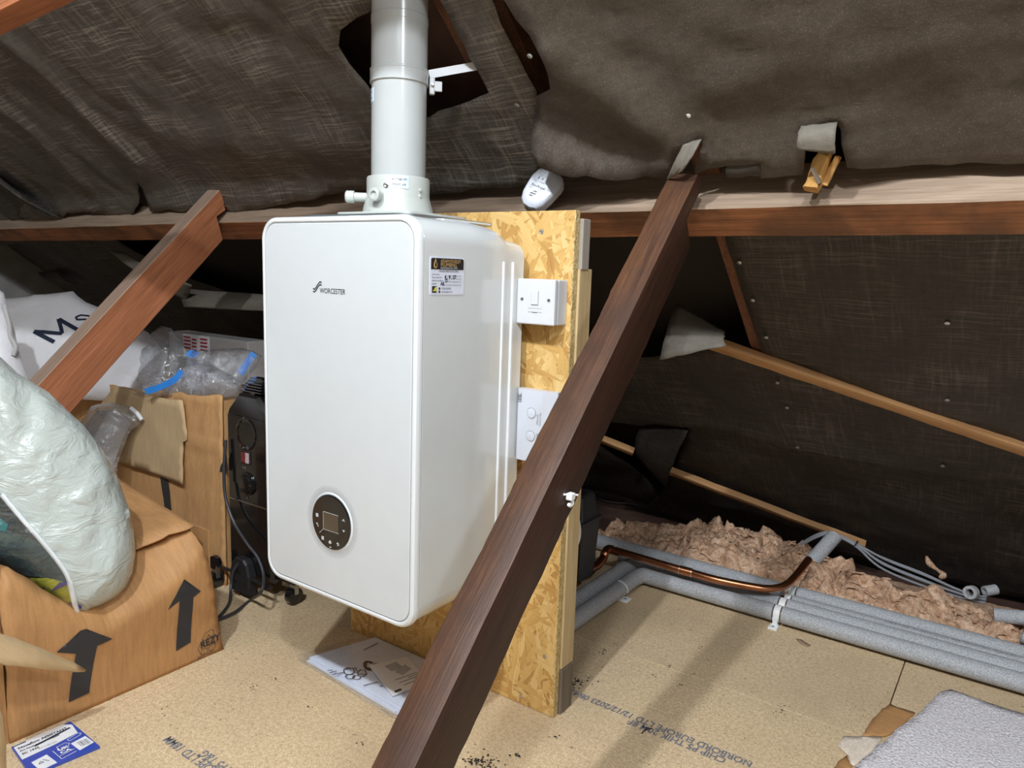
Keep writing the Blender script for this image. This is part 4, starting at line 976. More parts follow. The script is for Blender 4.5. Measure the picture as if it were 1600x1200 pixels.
def msl(pts, wd):
    st = []
    for a, b in zip(pts[:-1], pts[1:]):
        for k in range(6): st.append((a[0] + (b[0] - a[0]) * k / 6, a[1] + (b[1] - a[1]) * k / 6))
    st.append(pts[-1]); L = []; Rr = []
    for i, p in enumerate(st):
        p = Vector(p); t = (Vector(st[min(i + 1, len(st) - 1)]) - Vector(st[max(i - 1, 0)])).normalized(); m_ = Vector((-t.y, t.x)) * wd / 2
        L.append(p + m_); Rr.append(p - m_)
    n = len(L); mesh('printed_letter', [nfn(p.x, p.y, msf(p) + .003) for p in L + Rr], [(i, i + 1, n + i + 1, n + i) for i in range(n - 1)], 'navy', bx)
O = onn
msl([O(100, 546), O(68, 529)], .013); msl([O(68, 529), O(112, 533)], .012); msl([O(112, 533), O(106, 510)], .012); msl([O(106, 510), O(139, 529)], .013)
amp_ = [(170, 515), (158, 521), (147, 521), (143, 514), (150, 507), (152, 503), (143, 503), (133, 507), (129, 504), (132, 500), (142, 502), (152, 508), (166, 517), (178, 519)]
msl([O(*p) for p in ((172, 512), (160, 522), (150, 524), (143, 517), (147, 510), (153, 507), (149, 503), (138, 502), (130, 506), (133, 510), (143, 509), (155, 509), (178, 520))], .006)
msl([O(*p) for p in ((188, 512), (196, 514), (200, 508), (186, 503), (172, 500), (168, 504))], .006)
# left-edge white bag
wb = thing('white_bag', 'slumped white bag at the left edge, in front of the lettered bag', 'bag', (-1.1, .0, .45))
WC = Vector((-1.08, .0, .62)); wn = Vector((.75, -.55, .35)).normalized(); w1 = Vector((0, 0, 1)).cross(wn).normalized(); w2 = wn.cross(w1)
def onw(px, py): h = hit(px, py, WC, wn) - WC; return (h.dot(w1), h.dot(w2))
wfn = lambda u, v, t: WC + w1 * u + w2 * v + wn * t
pillow('bag_body', [onw(*p) for p in ((-80, 440), (-10, 446), (6, 458), (14, 490), (24, 520), (28, 548), (40, 580), (60, 640), (20, 700), (-80, 760))], wfn, 'bag_white', wb, .018, .05, .08, .02, 12, 5)
tube('handle', path([wfn(*onw(*p), .03) for p in ((12, 482), (20, 512), (22, 530), (30, 546), (26, 560))], 5), .006, 'bag_grey', wb, 8)
# --- clear bags
def clear_bag(nm, label, cat, pxs, Y, nrm, mat, T, seed, step=.018):
    pts = [atY(x, y, Y) for x, y in pxs]; c = sum(pts, Vector()) / len(pts); n = Vector(nrm).normalized(); e1 = Vector((0, 0, 1)).cross(n).normalized(); e2 = n.cross(e1)
    def on(px, py): h = hit(px, py, c, n) - c; return (h.dot(e1), h.dot(e2))
    fn = lambda u, v, t: c + e1 * u + e2 * v + n * t
    th = thing(nm, label, cat, c)
    o = pillow('bag_film', [on(*p) for p in pxs], fn, mat, th, step, T, .06, T * .6, 16, seed)
    return th, on, fn
b1, on1, f1 = clear_bag('ziplock_bag', 'inflated clear plastic bag with a curved blue zip, on the torn-flap box', 'bag', [(216, 600), (222, 560), (236, 525), (252, 509), (268, 513), (285, 535), (296, 560), (298, 585), (290, 610), (270, 622), (240, 620)], .36, (.4, -.85, .35), 'film', .05, 3)
b2, on2, f2 = clear_bag('ziplock_bag', 'flat clear bag with a bright blue zip edge pointing right toward the boiler', 'bag', [(292, 560), (310, 548), (330, 546), (378, 544), (394, 548), (409, 556), (403, 570), (388, 588), (379, 600), (374, 622), (340, 622), (305, 622), (285, 615)], .42, (.35, -.8, .5), 'film', .035, 7)
b3, on3, f3 = clear_bag('ziplock_bag', 'crumpled clear plastic bag lowest on the torn-flap box, blue zip across its middle', 'bag', [(205, 606), (240, 598), (270, 592), (300, 566), (330, 570), (360, 585), (377, 597), (368, 618), (330, 624), (290, 622), (250, 618), (222, 614)], .315, (.3, -.85, .45), 'film', .03, 11)
def zipstrip(th, fn, on, pts, wd, t):
    P3 = path([fn(*on(*p), t) for p in pts], 5); n = len(P3); L = []; R_ = []
    for i, p in enumerate(P3):
        tt = (P3[min(i + 1, n - 1)] - P3[max(i - 1, 0)]).normalized(); view = (CAM - p).normalized(); s = tt.cross(view).normalized() * wd / 2; L.append(p + s); R_.append(p - s)
    bk = [p + (p - CAM).normalized() * .0015 for p in L + R_]
    fs = [(i, i + 1, n + i + 1, n + i) for i in range(n - 1)]
    mesh('zip', L + R_ + bk, fs + [tuple(2 * n + j for j in f[::-1]) for f in fs], 'bluezip', th)
zipstrip(b2, f2, on2, [(402, 556), (392, 570), (380, 588)], .020, .02)
zipstrip(b3, f3, on3, [(240, 618), (262, 611), (284, 600), (297, 586)], .018, .036)
zipstrip(b2, f2, on2, [(300, 562), (306, 556), (314, 560)], .020, .02)
b4, on4, f4 = clear_bag('plastic_bag', 'greyish clear bag with a pale rim, hanging over the torn-flap box by the strut foot', 'bag', [(128, 655), (150, 632), (175, 628), (200, 634), (217, 645), (225, 657), (205, 672), (196, 688), (184, 724), (176, 780), (140, 800), (100, 720)], .20, (.5, -.8, .3), 'film_grey', .045, 15)
tube('rim', path([f4(*on4(*p), .012) for p in ((208, 638), (218, 647), (225, 657))], 4), .006, 'seamtape', b4, 8)
pillow('wadding', [on4(*p) for p in ((134, 662), (152, 642), (175, 640), (195, 650), (205, 662), (192, 685), (178, 724), (165, 780), (135, 790), (110, 720))], lambda u, v, t: f4(u, v, t * .8), 'bag_grey', b4, .018, .035, .05, .015, 14, 21)
# red-and-white taped parcel behind
pc = thing('taped_parcel', 'small parcel with red and white dashed tape, far back behind the clear bags', 'parcel', atY(305, 540, .62))
c0 = atY(288, 547, .60); c1 = atY(326, 528, .60)
pb = box('parcel_body', (c0.x - .10, .60, .50), (c1.x + .22, .68, c1.z + .005), 'bag_grey', pc, .004)
for r in range(3):
    for k in range(3):
        u = c0.x + (c1.x - c0.x) * (k + .08) / 3; v = c1.z - .012 - r * .011 - (.004 if k == 1 else 0)
        box('tape_dash', (u, .5975, v), (u + (c1.x - c0.x) * (.28 if k != 1 else .2), .5999, v + .005), 'redp', pb) if 'redp' in MT else None
MT['redp'] = plain('red_print', (.42, .02, .05), .5)
box('tape', (c0.x - .004, .5985, .56), (c1.x + .004, .6002, c1.z + .004), 'white_print', pb)
for r in range(4):
    for k in range(3):
        u = c0.x + (c1.x - c0.x) * (k + .06) / 3; v = c1.z - .010 - r * .0125 - (.005 if k == 1 else 0)
        box('tape_dash', (u, .5968, v), (u + (c1.x - c0.x) * (.27 if k != 1 else .18), .5986, v + .0055), 'redp', pb)
cb2 = thing('cardboard_box', 'low cardboard box far behind the heater top, half hidden by the boiler', 'box', (-.65, .85, .3))
box('box_body', (-.95, .72, .0), (-.42, .98, .50), 'card_b', cb2, .003); box('box_tape', (-.70, .7185, .30), (-.64, .985, .502), 'block', cb2)

# ================================================================== HEATER
ht = thing('oil_radiator', 'glossy black oil-filled radiator standing between the boxes and the boiler', 'heater', (-.47, .45, 0))
hx0, hx1 = -.560, -.375; hm = (hx0 + hx1) / 2
def hsec(y, ins): return [(x, y, z) for x, z in [(hx0 + ins, .055 + ins), (hx1 - ins, .055 + ins), (hx1 - ins, .500 - ins), (hx1 - .008 - ins, .518 - ins), (hx1 - .05 - ins, .560 - ins), (hx0 + .05 + ins, .560 - ins), (hx0 + .008 + ins, .518 - ins), (hx0 + ins, .500 - ins)]]
loft('control_housing', [hsec(.318, .004), hsec(.300, .0), hsec(.290, .006)], 'black', ht, smooth=False)
for i in range(7):
    y = .338 + i * .036
    loft('fin', [[(x, yy, z) for x, z in rrect(hx0 + .012, hx1 - .012, .085, .590, .045, 5)] for yy in (y - .006, y - .003, y + .003, y + .006)], 'black', ht)
for i in range(6):
    z = .566 + i * .0065; w_ = .05 + i * .004
    box('top_slat', (hx0 + w_ - .004, .300 + i * .004, z), (hx1 - w_ + .004, .345, z + .0028), 'steelb', ht) if 'steelb' in MT else box('top_slat', (hx0 + w_ - .004, .300 + i * .004, z), (hx1 - w_ + .004, .345, z + .0028), 'black', ht)
yf = .2895
ch = disc('handle_recess', (hm - .002, yf, .455), (0, -1, 0), [(.046, -.002), (.046, .002), (.040, .004), (.030, .001), (.012, -.001)], 'black', ht, 24)
box('panel_frame', (hx0 + .014, yf - .002, .310), (hx1 - .014, yf + .001, .500), 'black', ht, .001)
sb = box('switch_block', (hm - .024, yf - .005, .372), (hm + .016, yf, .408), 'blackmat', ht, .002)
MT['redglow'] = plain('red_rocker', (.20, .015, .02), .25, coat=.4); MT['pinkglow'] = plain('pink_rocker', (.62, .45, .47), .25)
box('rocker', (hm - .020, yf - .0075, .376), (hm - .006, yf - .004, .404), 'redglow', sb, .001); box('rocker', (hm - .002, yf - .0075, .376), (hm + .012, yf - .004, .404), 'pinkglow', sb, .001)
disc('thermostat_knob', (hm - .002, yf - .002, .318), (0, -1, 0), [(.032, 0), (.032, .004), (.026, .005), (.024, .012), (.020, .013)], 'black', ht, 28)
disc('indicator', (hm - .002, yf - .002, .278), (0, -1, 0), [(.003, 0), (.003, .002), (.001, .0025)], 'steel', ht, 10)
for x in (hm - .012, hm + .006): disc('indicator', (x, yf - .003, .416), (0, -1, 0), [(.0025, 0), (.0025, .002), (.001, .0025)], 'steel', ht, 10)
box('trim_strip', (hx0 + .012, yf - .003, .262), (hx1 - .01, yf, .265), 'steel', ht)
text('printed_text', 'I  II', .009, (hm - .018, yf - .003, .358), (1, 0, 0), (0, 0, 1), 'icon', ht)
# plug parked at the foot
pgc = Vector((hm - .012, .262, .055))
pg = loft('plug', [[(pgc.x + x * s, y, pgc.z + z * s) for x, z in ((-.040, -.042), (.040, -.042), (.042, .010), (.030, .045), (.018, .056), (-.018, .056), (-.030, .045), (-.042, .010))] for y, s in ((.288, .96), (.268, 1), (.262, .95))], 'blackmat', ht, smooth=False)
box('plug_slot', (pgc.x - .008, .2605, pgc.z + .014), (pgc.x + .006, .263, pgc.z + .022), 'black', pg)
for dx in (-.024, .012): box('plug_slot', (pgc.x + dx, .2605, pgc.z - .014), (pgc.x + dx + .012, .263, pgc.z - .009), 'black', pg)
MT['brassd'] = plain('dull_brass', (.22, .13, .09), .4, .8)
for dx in (-.028, -.016): box('plug_pin', (pgc.x + dx, .268, pgc.z - .062), (pgc.x + dx + .006, .276, pgc.z - .040), 'brassd', pg)
tube('power_cable', path([atY(353, 688, .278), atY(350, 730, .272), atY(352, 775, .27), atY(365, 815, .268), atY(385, 848, .262), atY(403, 872, .262), atY(412, 900, .25), atY(408, 925, .22), atZ(392, 937, .006), atZ(370, 955, .006), atZ(352, 964, .006), atZ(330, 972, .006)], 6), .0042, 'rubber', ht, 10)
tube('power_cable', path([atY(373, 880, .262), atY(364, 895, .255), atY(361, 915, .25), atZ(359, 940, .006), atZ(350, 955, .005), atZ(338, 968, .005)], 6), .0042, 'rubber', ht, 10)
for x, y in ((hx0 - .028, .262), (hx1 + .040, .33), (hx1 + .040, .54)):
    disc('castor_wheel', (x - .012, y, .024), (1, 0, 0), [(.012, 0), (.023, .002), (.024, .012), (.023, .022), (.012, .024)], 'black', ht, 20)
    box('castor_bracket', (x - .010, y - .006, .030), (x + .014, y + .006, .066), 'steel', ht, .001)
box('castor_bar', (hx0 - .036, .264, .060), (hx1 + .03, .272, .066), 'blackmat', ht, .001)
box('castor_bar', (hx0 + .02, .53, .058), (hx1 + .055, .55, .064), 'blackmat', ht, .001); box('castor_bar', (hx0 + .02, .32, .058), (hx1 + .055, .34, .064), 'blackmat', ht, .001)
disc('castor_wheel', (hx0 - .030, .268, .074), (.3, -1, 0), [(.012, 0), (.019, .002), (.019, .014), (.012, .016)], 'black', ht, 20)

# ================================================================== DOCUMENTS
dc = thing('document_sleeve', 'clear sleeve of white manuals printed with recycling marks, on the floor under the boiler', 'documents', (.09, .22, 0))
c_ = [Vector((-.075, .152, 0)), Vector((.262, .128, 0)), Vector((.300, .318, 0)), Vector((-.020, .321, 0))]
def dq(u, v, z=0): p = (c_[0] * (1 - u) + c_[1] * u) * (1 - v) + (c_[3] * (1 - u) + c_[2] * u) * v; return Vector((p.x, p.y - (.006 if 0 else 0), z))
def slabq(name, u0, u1, v0, v1, z0, z1, mat, par, bump=0):
    n = 10; vs = []; 
    for z in (z1, z0):
        for i in range(n + 1):
            for j in range(n + 1):
                u = u0 + (u1 - u0) * i / n; v = v0 + (v1 - v0) * j / n; vs.append(dq(u, v, z + (noise.noise(Vector((u * 4, v * 4, z * 99))) * bump if z == z1 else 0)))
    N = (n + 1) ** 2; ix = lambda i, j, k: k * N + i * (n + 1) + j; fs = []
    for i in range(n):
        for j in range(n): fs += [(ix(i, j, 0), ix(i + 1, j, 0), ix(i + 1, j + 1, 0), ix(i, j + 1, 0)), (ix(i, j, 1), ix(i, j + 1, 1), ix(i + 1, j + 1, 1), ix(i + 1, j, 1))]
        fs += [(ix(i, 0, 0), ix(i, 0, 1), ix(i + 1, 0, 1), ix(i + 1, 0, 0)), (ix(i, n, 0), ix(i + 1, n, 0), ix(i + 1, n, 1), ix(i, n, 1)), (ix(0, i, 0), ix(0, i + 1, 0), ix(0, i + 1, 1), ix(0, i, 1)), (ix(n, i, 0), ix(n, i, 1), ix(n, i + 1, 1), ix(n, i + 1, 0))]
    return mesh(name, vs, fs, mat, par, False)
slabq('booklet', .01, .99, .02, .98, .0015, .005, 'paper', dc, .0004); slabq('booklet', .0, .985, .07, 1.0, .0053, .009, 'paper', dc, .0004); tp = slabq('booklet', .015, 1.0, .10, .99, .0093, .0128, 'paper', dc, .0006)
slabq('sleeve', -.05, 1.02, -.03, 1.01, .0006, .0150, 'film_doc', dc, .0015)
def dl(pts, wd, close=False): return ([tuple(p) for p in pts], close)
dfn2 = lambda u, v: dq(u, v, .0139)
Dp = lambda px, py: (lambda p: (lambda s: s)(p))(None) if 0 else dinv(px, py)
def dinv(px, py):
    P_ = atZ(px, py, .0135); v = (P_.y - .14) / .185
    for _ in range(8):
        a = c_[0] * (1 - v) + c_[3] * v; b = c_[1] * (1 - v) + c_[2] * v; u = (P_.x - a.x) / (b.x - a.x)
        lo = c_[0] * (1 - u) + c_[1] * u; hi = c_[3] * (1 - u) + c_[2] * u; v = (P_.y - lo.y) / (hi.y - lo.y)
    return (u, v)
Z = lambda x, y: dinv(460 + x * .15, 980 + y * .15)
hexa = lambda cx, cy, rx, ry, ph=0: [Z(cx + rx * cos(ph + i * pi / 3), cy + ry * sin(ph + i * pi / 3)) for i in range(6)]
lines('printed_mark', [(hexa(570, 460, 60, 38, .3), True), (hexa(705, 480, 50, 38, .3), True), (hexa(580, 515, 50, 26, .1), True), (hexa(650, 525, 45, 22, .1), True), ([Z(520, 440), Z(640, 425), Z(645, 455)], False), ([Z(660, 490), Z(750, 490)], False)], .010, dfn2, 'ink', tp)
def dstroke(pts, wd):
    pts = [Z(*p) for p in pts]; lines('printed_mark', [(pts, False)], wd, dfn2, 'ink', tp)
dstroke(((800, 445), (760, 445), (735, 410), (735, 375), (765, 355), (800, 370)), .030); dstroke(((780, 375), (815, 365)), .026); dstroke(((820, 385), (880, 380)), .016); dstroke(((745, 430), (800, 430)), .022)
for a, b in (((345, 455), (400, 445)), ((370, 475), (440, 455)), ((400, 495), (520, 470)), ((720, 610), (870, 570)), ((890, 620), (920, 610)), ((720, 240), (870, 165))): lines('printed_line', [([Z(*a), Z(*b)], False)], .012, dfn2, 'greyink', tp)
lines('printed_line', [([dinv(486, 1035), dinv(560, 1086)], False), ([dinv(560, 1086), dinv(612, 1122)], False)], .004, dfn2, 'midgrey', tp)
lines('printed_line', [([Z(905, 850), Z(1030, 920)], False), ([Z(1045, 885), Z(1075, 885)], False)], .008, dfn2, 'greyink', tp)
lf = thing('folded_leaflet', 'small off-white leaflet with grey boxes pictured, lying on the document sleeve', 'leaflet', atZ(628, 1058, .016))
lp = [atZ(*p, .0175) for p in ((577, 1041), (636, 1025), (668, 1062), (614, 1087))]
lp = [atZ(460 + x * .15, 980 + y * .15, .0178) for x, y in ((778, 400), (1170, 305), (1400, 560), (1025, 718))]
def lq(u, v, z=0): p = (lp[0] * (1 - u) + lp[1] * u) * (1 - v) + (lp[3] * (1 - u) + lp[2] * u) * v; return Vector((p.x, p.y, p.z + z))
prism('leaflet_sheet', [(0, 0), (1, 0), (1, 1), (0, 1)], lambda u, v, h=0: lq(u, v, h - .0012), 'paper2', lf, .0016)
ls_ = lf.children[0]
prism('printed_picture', [(.32, .14), (.66, .10), (.70, .30), (.52, .36), (.38, .34)], lambda u, v, h=0: lq(u, v, .0006 + h), 'midgrey', ls_, .0003)
prism('printed_picture', [(.44, .40), (.80, .26), (.86, .46), (.56, .56)], lambda u, v, h=0: lq(u, v, .0006 + h), 'midgrey', ls_, .0003)
for u0, u1, v in ((.30, .92, .62), (.62, .95, .68), (.35, .95, .74), (.40, .95, .84), (.75, .95, .78)): prism('printed_line', [(u0, v), (u1, v), (u1, v + .015), (u0, v + .015)], lambda u, v, h=0: lq(u, v, .0006 + h), 'greyink', ls_, .0003)
prism('printed_logo', [(.10, .90), (.28, .90), (.28, .95), (.10, .95)], lambda u, v, h=0: lq(u, v, .0006 + h), 'ink', ls_, .0003)
# --- blue packet, lower left
bp = thing('blue_packet', 'flat blue and white printed packet on the floor beneath the arrow box edge', 'packet', (-.2, -.32, 0))
bc = [atZ(*p, .004) for p in ((18, 1168), (110, 1128), (156, 1167), (48, 1212))]
def bq(u, v, z=0): p = (bc[0] * (1 - u) + bc[1] * u) * (1 - v) + (bc[3] * (1 - u) + bc[2] * u) * v; return Vector((p.x, p.y, .0055 + z))
b_ = prism('packet_sleeve', [(0, 0), (1, 0), (1, 1), (0, 1)], lambda u, v, h=0: bq(u, v, h - .005), 'blue', bp, .005)
bz = lambda z: (lambda u, v, h=0: bq(u, v, z + h))
prism('white_panel', [(.02, .0), (.86, .0), (.97, .12), (.93, .40), (.55, .46), (.02, .50)], bz(.0003), 'white_print', b_, .0002)
prism('purple_bar', [(.28, .25), (.90, .16), (.91, .20), (.28, .30)], bz(.0006), 'navy', b_, .0002); prism('purple_bar', [(.01, .02), (.22, .02), (.22, .05), (.01, .05)], bz(.0006), 'navy', b_, .0002)
def btext(body, size, u, v, mat, sx=1., bold=.0002):
    o_ = bq(u, v, .0008); xd = bq(1, v) - bq(0, v); yd = bq(u, 0) - bq(u, 1); text('printed_text', body, size, o_, xd, yd, mat, b_, sx=sx, bold=bold)
btext('Novaflow ASSISTANT', .0098, .06, .18, 'navy', .92, .0003); btext('Pro Panel Adhesive Sealant', .006, .06, .27, 'navy'); btext('EC 1935', .008, .06, .38, 'ink'); btext('2.4 x 60 min', .006, .3, .42, 'midgrey')
prism('white_panel', [(.72, .62), (.97, .58), (.985, .84), (.74, .90)], bz(.0003), 'white_print', b_, .0002)
for i, wv in enumerate((1, .5, 1.6, .6, 1, .4, 1.3, .7, 1)): prism('bar_code', [(.80 + i * .017, .66), (.80 + i * .017 + .006 * wv, .66), (.805 + i * .017 + .006 * wv, .82), (.805 + i * .017, .82)], bz(.0006), 'ink', b_, .0002)
prism('white_panel', [(.10, .68), (.34, .64), (.38, .97), (.13, 1.0)], bz(.0003), 'white_print', b_, .0002)
lines('printed_mark', [([(.17, .82), (.21, .76), (.24, .82)], True), ([(.25, .74), (.31, .84)], False)], .012, lambda u, v: bq(u, v, .0008), 'ink', b_)
btext('UK', .0115, .50, .70, 'white_print', 1.1, .0005); btext('CA', .0115, .50, .80, 'white_print', 1.1, .0005)
lines('printed_line', [([(.44, .62), (.46, .93), (.70, .88)], False), ([(.45, .84), (.70, .80)], False), ([(.52, .56), (.66, .54), (.71, .60), (.66, .66), (.53, .68)], True), ([(.72, .48), (.92, .42), (.96, .46), (.92, .50), (.74, .54)], True)], .010, lambda u, v: bq(u, v, .0008), 'white_print', b_)

# ================================================================== PIPES (right)
PR = .0225
def insul(name, pts, r, par): return tube(name, pts, r, 'foam', par, 20)
rows = [(1.052, .030), (1.100, .034), (1.148, .030), (1.200, .034)]
lab = ['front grey foam-lagged pipe nearest the camera, turning the corner behind the board', 'second grey foam-lagged pipe from the front along the eaves', 'third grey foam-lagged pipe, brightest and slimmest, with small print', 'rearmost grey foam-lagged pipe against the brown wool']
CX = .742
for i, (y, z) in enumerate(rows):
    t = thing('lagged_pipe', lab[i], 'pipe', (CX, y, 0), 'lagged heating pipes')
    r = PR if i != 2 else .020
    lg_ = insul('lagging', [(CX + .012, y, z), (3.2, y, z)], r, t)
    if i == 0:
        insul('lagging', [(CX - .012, y, z), (.352, y, z)], PR, t); insul('lagging', path([(.356, y + .006, z), (.342, y - .03, z), (.34, .9, z), (.335, .62, z), (.33, .42, z)], 3), PR, t)
        tube('inner_pipe', [(CX - .03, y, z), (CX + .03, y, z)], .011, 'copper', t)
    elif i == 1:
        insul('lagging', [(CX - .012, y, z), (.25, y, z)], PR, t); insul('lagging', path([(.298, y, z), (.289, y - .05, z), (.288, .9, z), (.285, .62, z), (.28, .42, z)], 3), PR, t)
        tube('inner_pipe', [(CX - .03, y, z), (CX + .03, y, z)], .011, 'copper', t)
    elif i == 2: 
        tube('inner_pipe', [(CX - .02, y, z), (CX + .03, y, z)], .011, 'copper', t)
        text('printed_text', 'TUBOLIT DG   EN 14313   22 x 13   PIPE INSULATION  Made in EU', .011, (0, 0, 0), (1, 0, 0), (0, 1, 0), 'greyink', lg_, sx=.9, fn=lambda a, b, y=y, z=z, r=r: Vector((CX + .24 + a, y - sin(.45 - b / r) * (r + .0006), z + cos(.45 - b / r) * (r + .0006))))
    else:
        insul('lagging', [(CX - .03, y + .004, z - .004), (.10, y + .010, z - .004)], PR + .002, t)
    # clip
    clp = thing('pipe_clip', ['white pipe clip with a screwed foot, on the front lagged pipe', 'white pipe clip on the second lagged pipe', 'white pipe clip on the third lagged pipe', 'white pipe clip on the rearmost lagged pipe'][i], 'clip', (CX, y, 0), 'white clips on the lagged pipes')
    tube('band', [(CX - .008, y, z), (CX + .008, y, z)], r * .97 if i else PR * 1.0, 'clip', clp, 20)
    box('latch', (CX - .008, y - r * 1.02, z - .003), (CX + .008, y - r * .9, z + .003), 'clip', clp, .001)
    if i == 0:
        loft('foot', [[(CX + a * s, y - r + b, zz) for a, b in ((-.008, -.004), (.008, -.004), (.008, .004), (-.008, .004))] for zz, s in ((z - .004, 1), (z - .016, .7), (.006, 1.1), (.004, 1.1))], 'clip', clp, smooth=False)
        box('foot_pad', (CX - .013, y - r - .022, .0), (CX + .011, y - r + .006, .006), 'clip', clp, .0015); disc('foot_hole', (CX - .002, y - r - .010, .006), (0, 0, 1), [(.003, 0), (.003, .0006), (.001, .0006)], 'ink', clp, 10)
# pipe clip on the run behind the board
cl5 = thing('pipe_clip', 'white pipe clip foot beside the lagged run behind the board', 'clip', (.352, .92, 0), 'white clips on the lagged pipes')
cp = atZ(975, 938, .0); box('foot_pad', cp + Vector((-.014, -.014, 0)), cp + Vector((.016, .016, .006)), 'clip', cl5, .0015)
box('post', cp + Vector((-.014, -.008, .004)), cp + Vector((-.008, .006, .022)), 'clip', cl5, .001); disc('foot_hole', cp + Vector((.004, 0, .006)), (0, 0, 1), [(.003, 0), (.003, .0006), (.001, .0006)], 'ink', cl5, 10)
tube('band', path([atZ(966, 907, .054), atZ(974, 911, .052), atZ(980, 919, .040), atZ(981, 926, .026)], 4), .0022, 'clip', cl5, 8)
# copper condensate/gas pipe
cu = thing('copper_pipe', 'bare copper pipe with soldered joints crossing above the grey lagged pipes', 'pipe', (.5, 1.12, .07))
zc = .085
a0 = atZ(914, 893, .072); a1 = atZ(938, 882, .074); a2 = atZ(944, 866, .086); a3 = atZ(950, 858, .092)
tube('pipe_run', path([a3, atZ(965, 861, .092)], 2) + [atZ(1062, 890, .086)], .0105, 'copper', cu, 16)
tube('elbow', path([atZ(922, 889, .072), atZ(934, 883, .073), a2 + Vector((0, 0, -.008)), a2, a3, atZ(958, 859, .092)], 5), .0122, 'copper', cu, 14)
tube('pipe_run', [atZ(886, 903, .072), atZ(928, 886, .072)], .0105, 'copper', cu, 14)
cc0 = atZ(1062, 890, .086); cc1 = atZ(1081, 895, .085); tube('coupler', [cc0, cc1], .0122, 'copper', cu, 16)
for p in (cc0, cc1): tube('solder_ring', [p - (cc1 - cc0).normalized() * .001, p + (cc1 - cc0).normalized() * .001], .0126, 'solder', cu, 16)
tube('pipe_run', path([cc1, atZ(1120, 906, .084), atZ(1175, 917, .082), atZ(1205, 920, .081), atZ(1228, 914, .086), atZ(1243, 900, .096), atZ(1256, 884, .11), atZ(1264, 874, .12)], 6), .0105, 'copper', cu, 16)
# lagged riser from which the copper comes
lr = thing('lagging_offcut', 'dark grey lagged pipe end sloping up out of the brown wool, copper entering it', 'pipe', atY(1285, 870, 1.35))
a = atY(1261, 886, 1.36); b = atY(1304, 838, 1.48); tube('lagging', [a, b], .022, 'foam', lr, 18, hollow=.6)
# offcuts of lagging on the wool
for lb, p, q_, r in (('ring of grey pipe lagging standing on the wool beside the cable ends', atY(1515, 926, 1.36), atY(1520, 925, 1.378), .0175), ('short bright grey lagging stub behind the lagging ring', atY(1538, 924, 1.43), atY(1556, 921, 1.45), .014), ('grey lagging tube lying on the wool, open end left', atY(1553, 961, 1.30), atY(1700, 975, 1.32), .0185), ('grey lagging tube end nearest the rear pipe at right edge', atY(1597, 992, 1.25), atY(1720, 1040, 1.25), .020)):
    t = thing('lagging_offcut', lb, 'pipe lagging', p); tube('lagging', [p, q_], r, 'foam', t, 18, hollow=.55)
# cables
cg = thing('cable_bundle', 'bundle of grey cables arching over the wool, held by a black tie', 'cable', atY(1380, 880, 1.5))
for k in range(5):
    dx = (k - 2) * .0045; dz = (k % 2) * .006; jit = (k - 2) * 2.5
    pts = [atY(1225, 872 + jit * .3, 1.48), atY(1255, 850, 1.5), atY(1280, 837, 1.5), atY(1300, 836 + jit * .4, 1.5), atY(1336, 852 + jit * .3, 1.49), atY(1380 + jit, 880 - jit * .9, 1.47), atY(1440 + jit, 905 - jit * 1.2, 1.45), atY(1510, 932 - jit * .5, 1.42), atY(1540, 938 - jit * .4, 1.40)]
    tube('cable', path([p + Vector((0, dx, dz)) for p in pts], 6), .0034, 'cable', cg, 8)
tp_ = atY(1337, 852, 1.49); tube('cable_tie', [tp_ + Vector((-.002, 0, .003)), tp_ + Vector((.003, 0, .0015))], .013, 'ink', cg, 12)
# black tank behind the board with beige cable
tk = thing('condensate_pump', 'dark grey plastic pump box standing in the gloom just behind the board', 'pump', (.25, .86, 0))
tx, ty = .235, .83
loft('tank', [[(tx + x, ty + y, z) for x, y in rrect(-.05 * s, .055 * s, -.05 * s, .05 * s, .008, 3)] for z, s in ((.075, .8), (.085, .86), (.235, 1.0), (.237, 1.08), (.247, 1.08))], 'blackmat', tk, smooth=False)
loft('lid', [[(tx + x, ty + y, z) for x, y in rrect(-.045 * s, .05 * s, -.045 * s, .045 * s, .010, 3)] for z, s in ((.246, 1.05), (.26, 1.0), (.31, .85), (.315, .75))], 'blackmat', tk, smooth=False)
box('stand', (tx - .035, ty - .03, .0), (tx - .005, ty + .03, .078), 'blackmat', tk, .002)
fx = thing('flex_cable', 'cream flex looping down behind the board edge', 'cable', (.48, .42, .3))
tube('flex', path([atY(888, 770, .41), atY(899, 800, .42), atY(904, 830, .43), atY(900, 850, .42), atY(890, 868, .41), atY(872, 880, .40)], 6), .0058, 'cable_w', fx, 10)

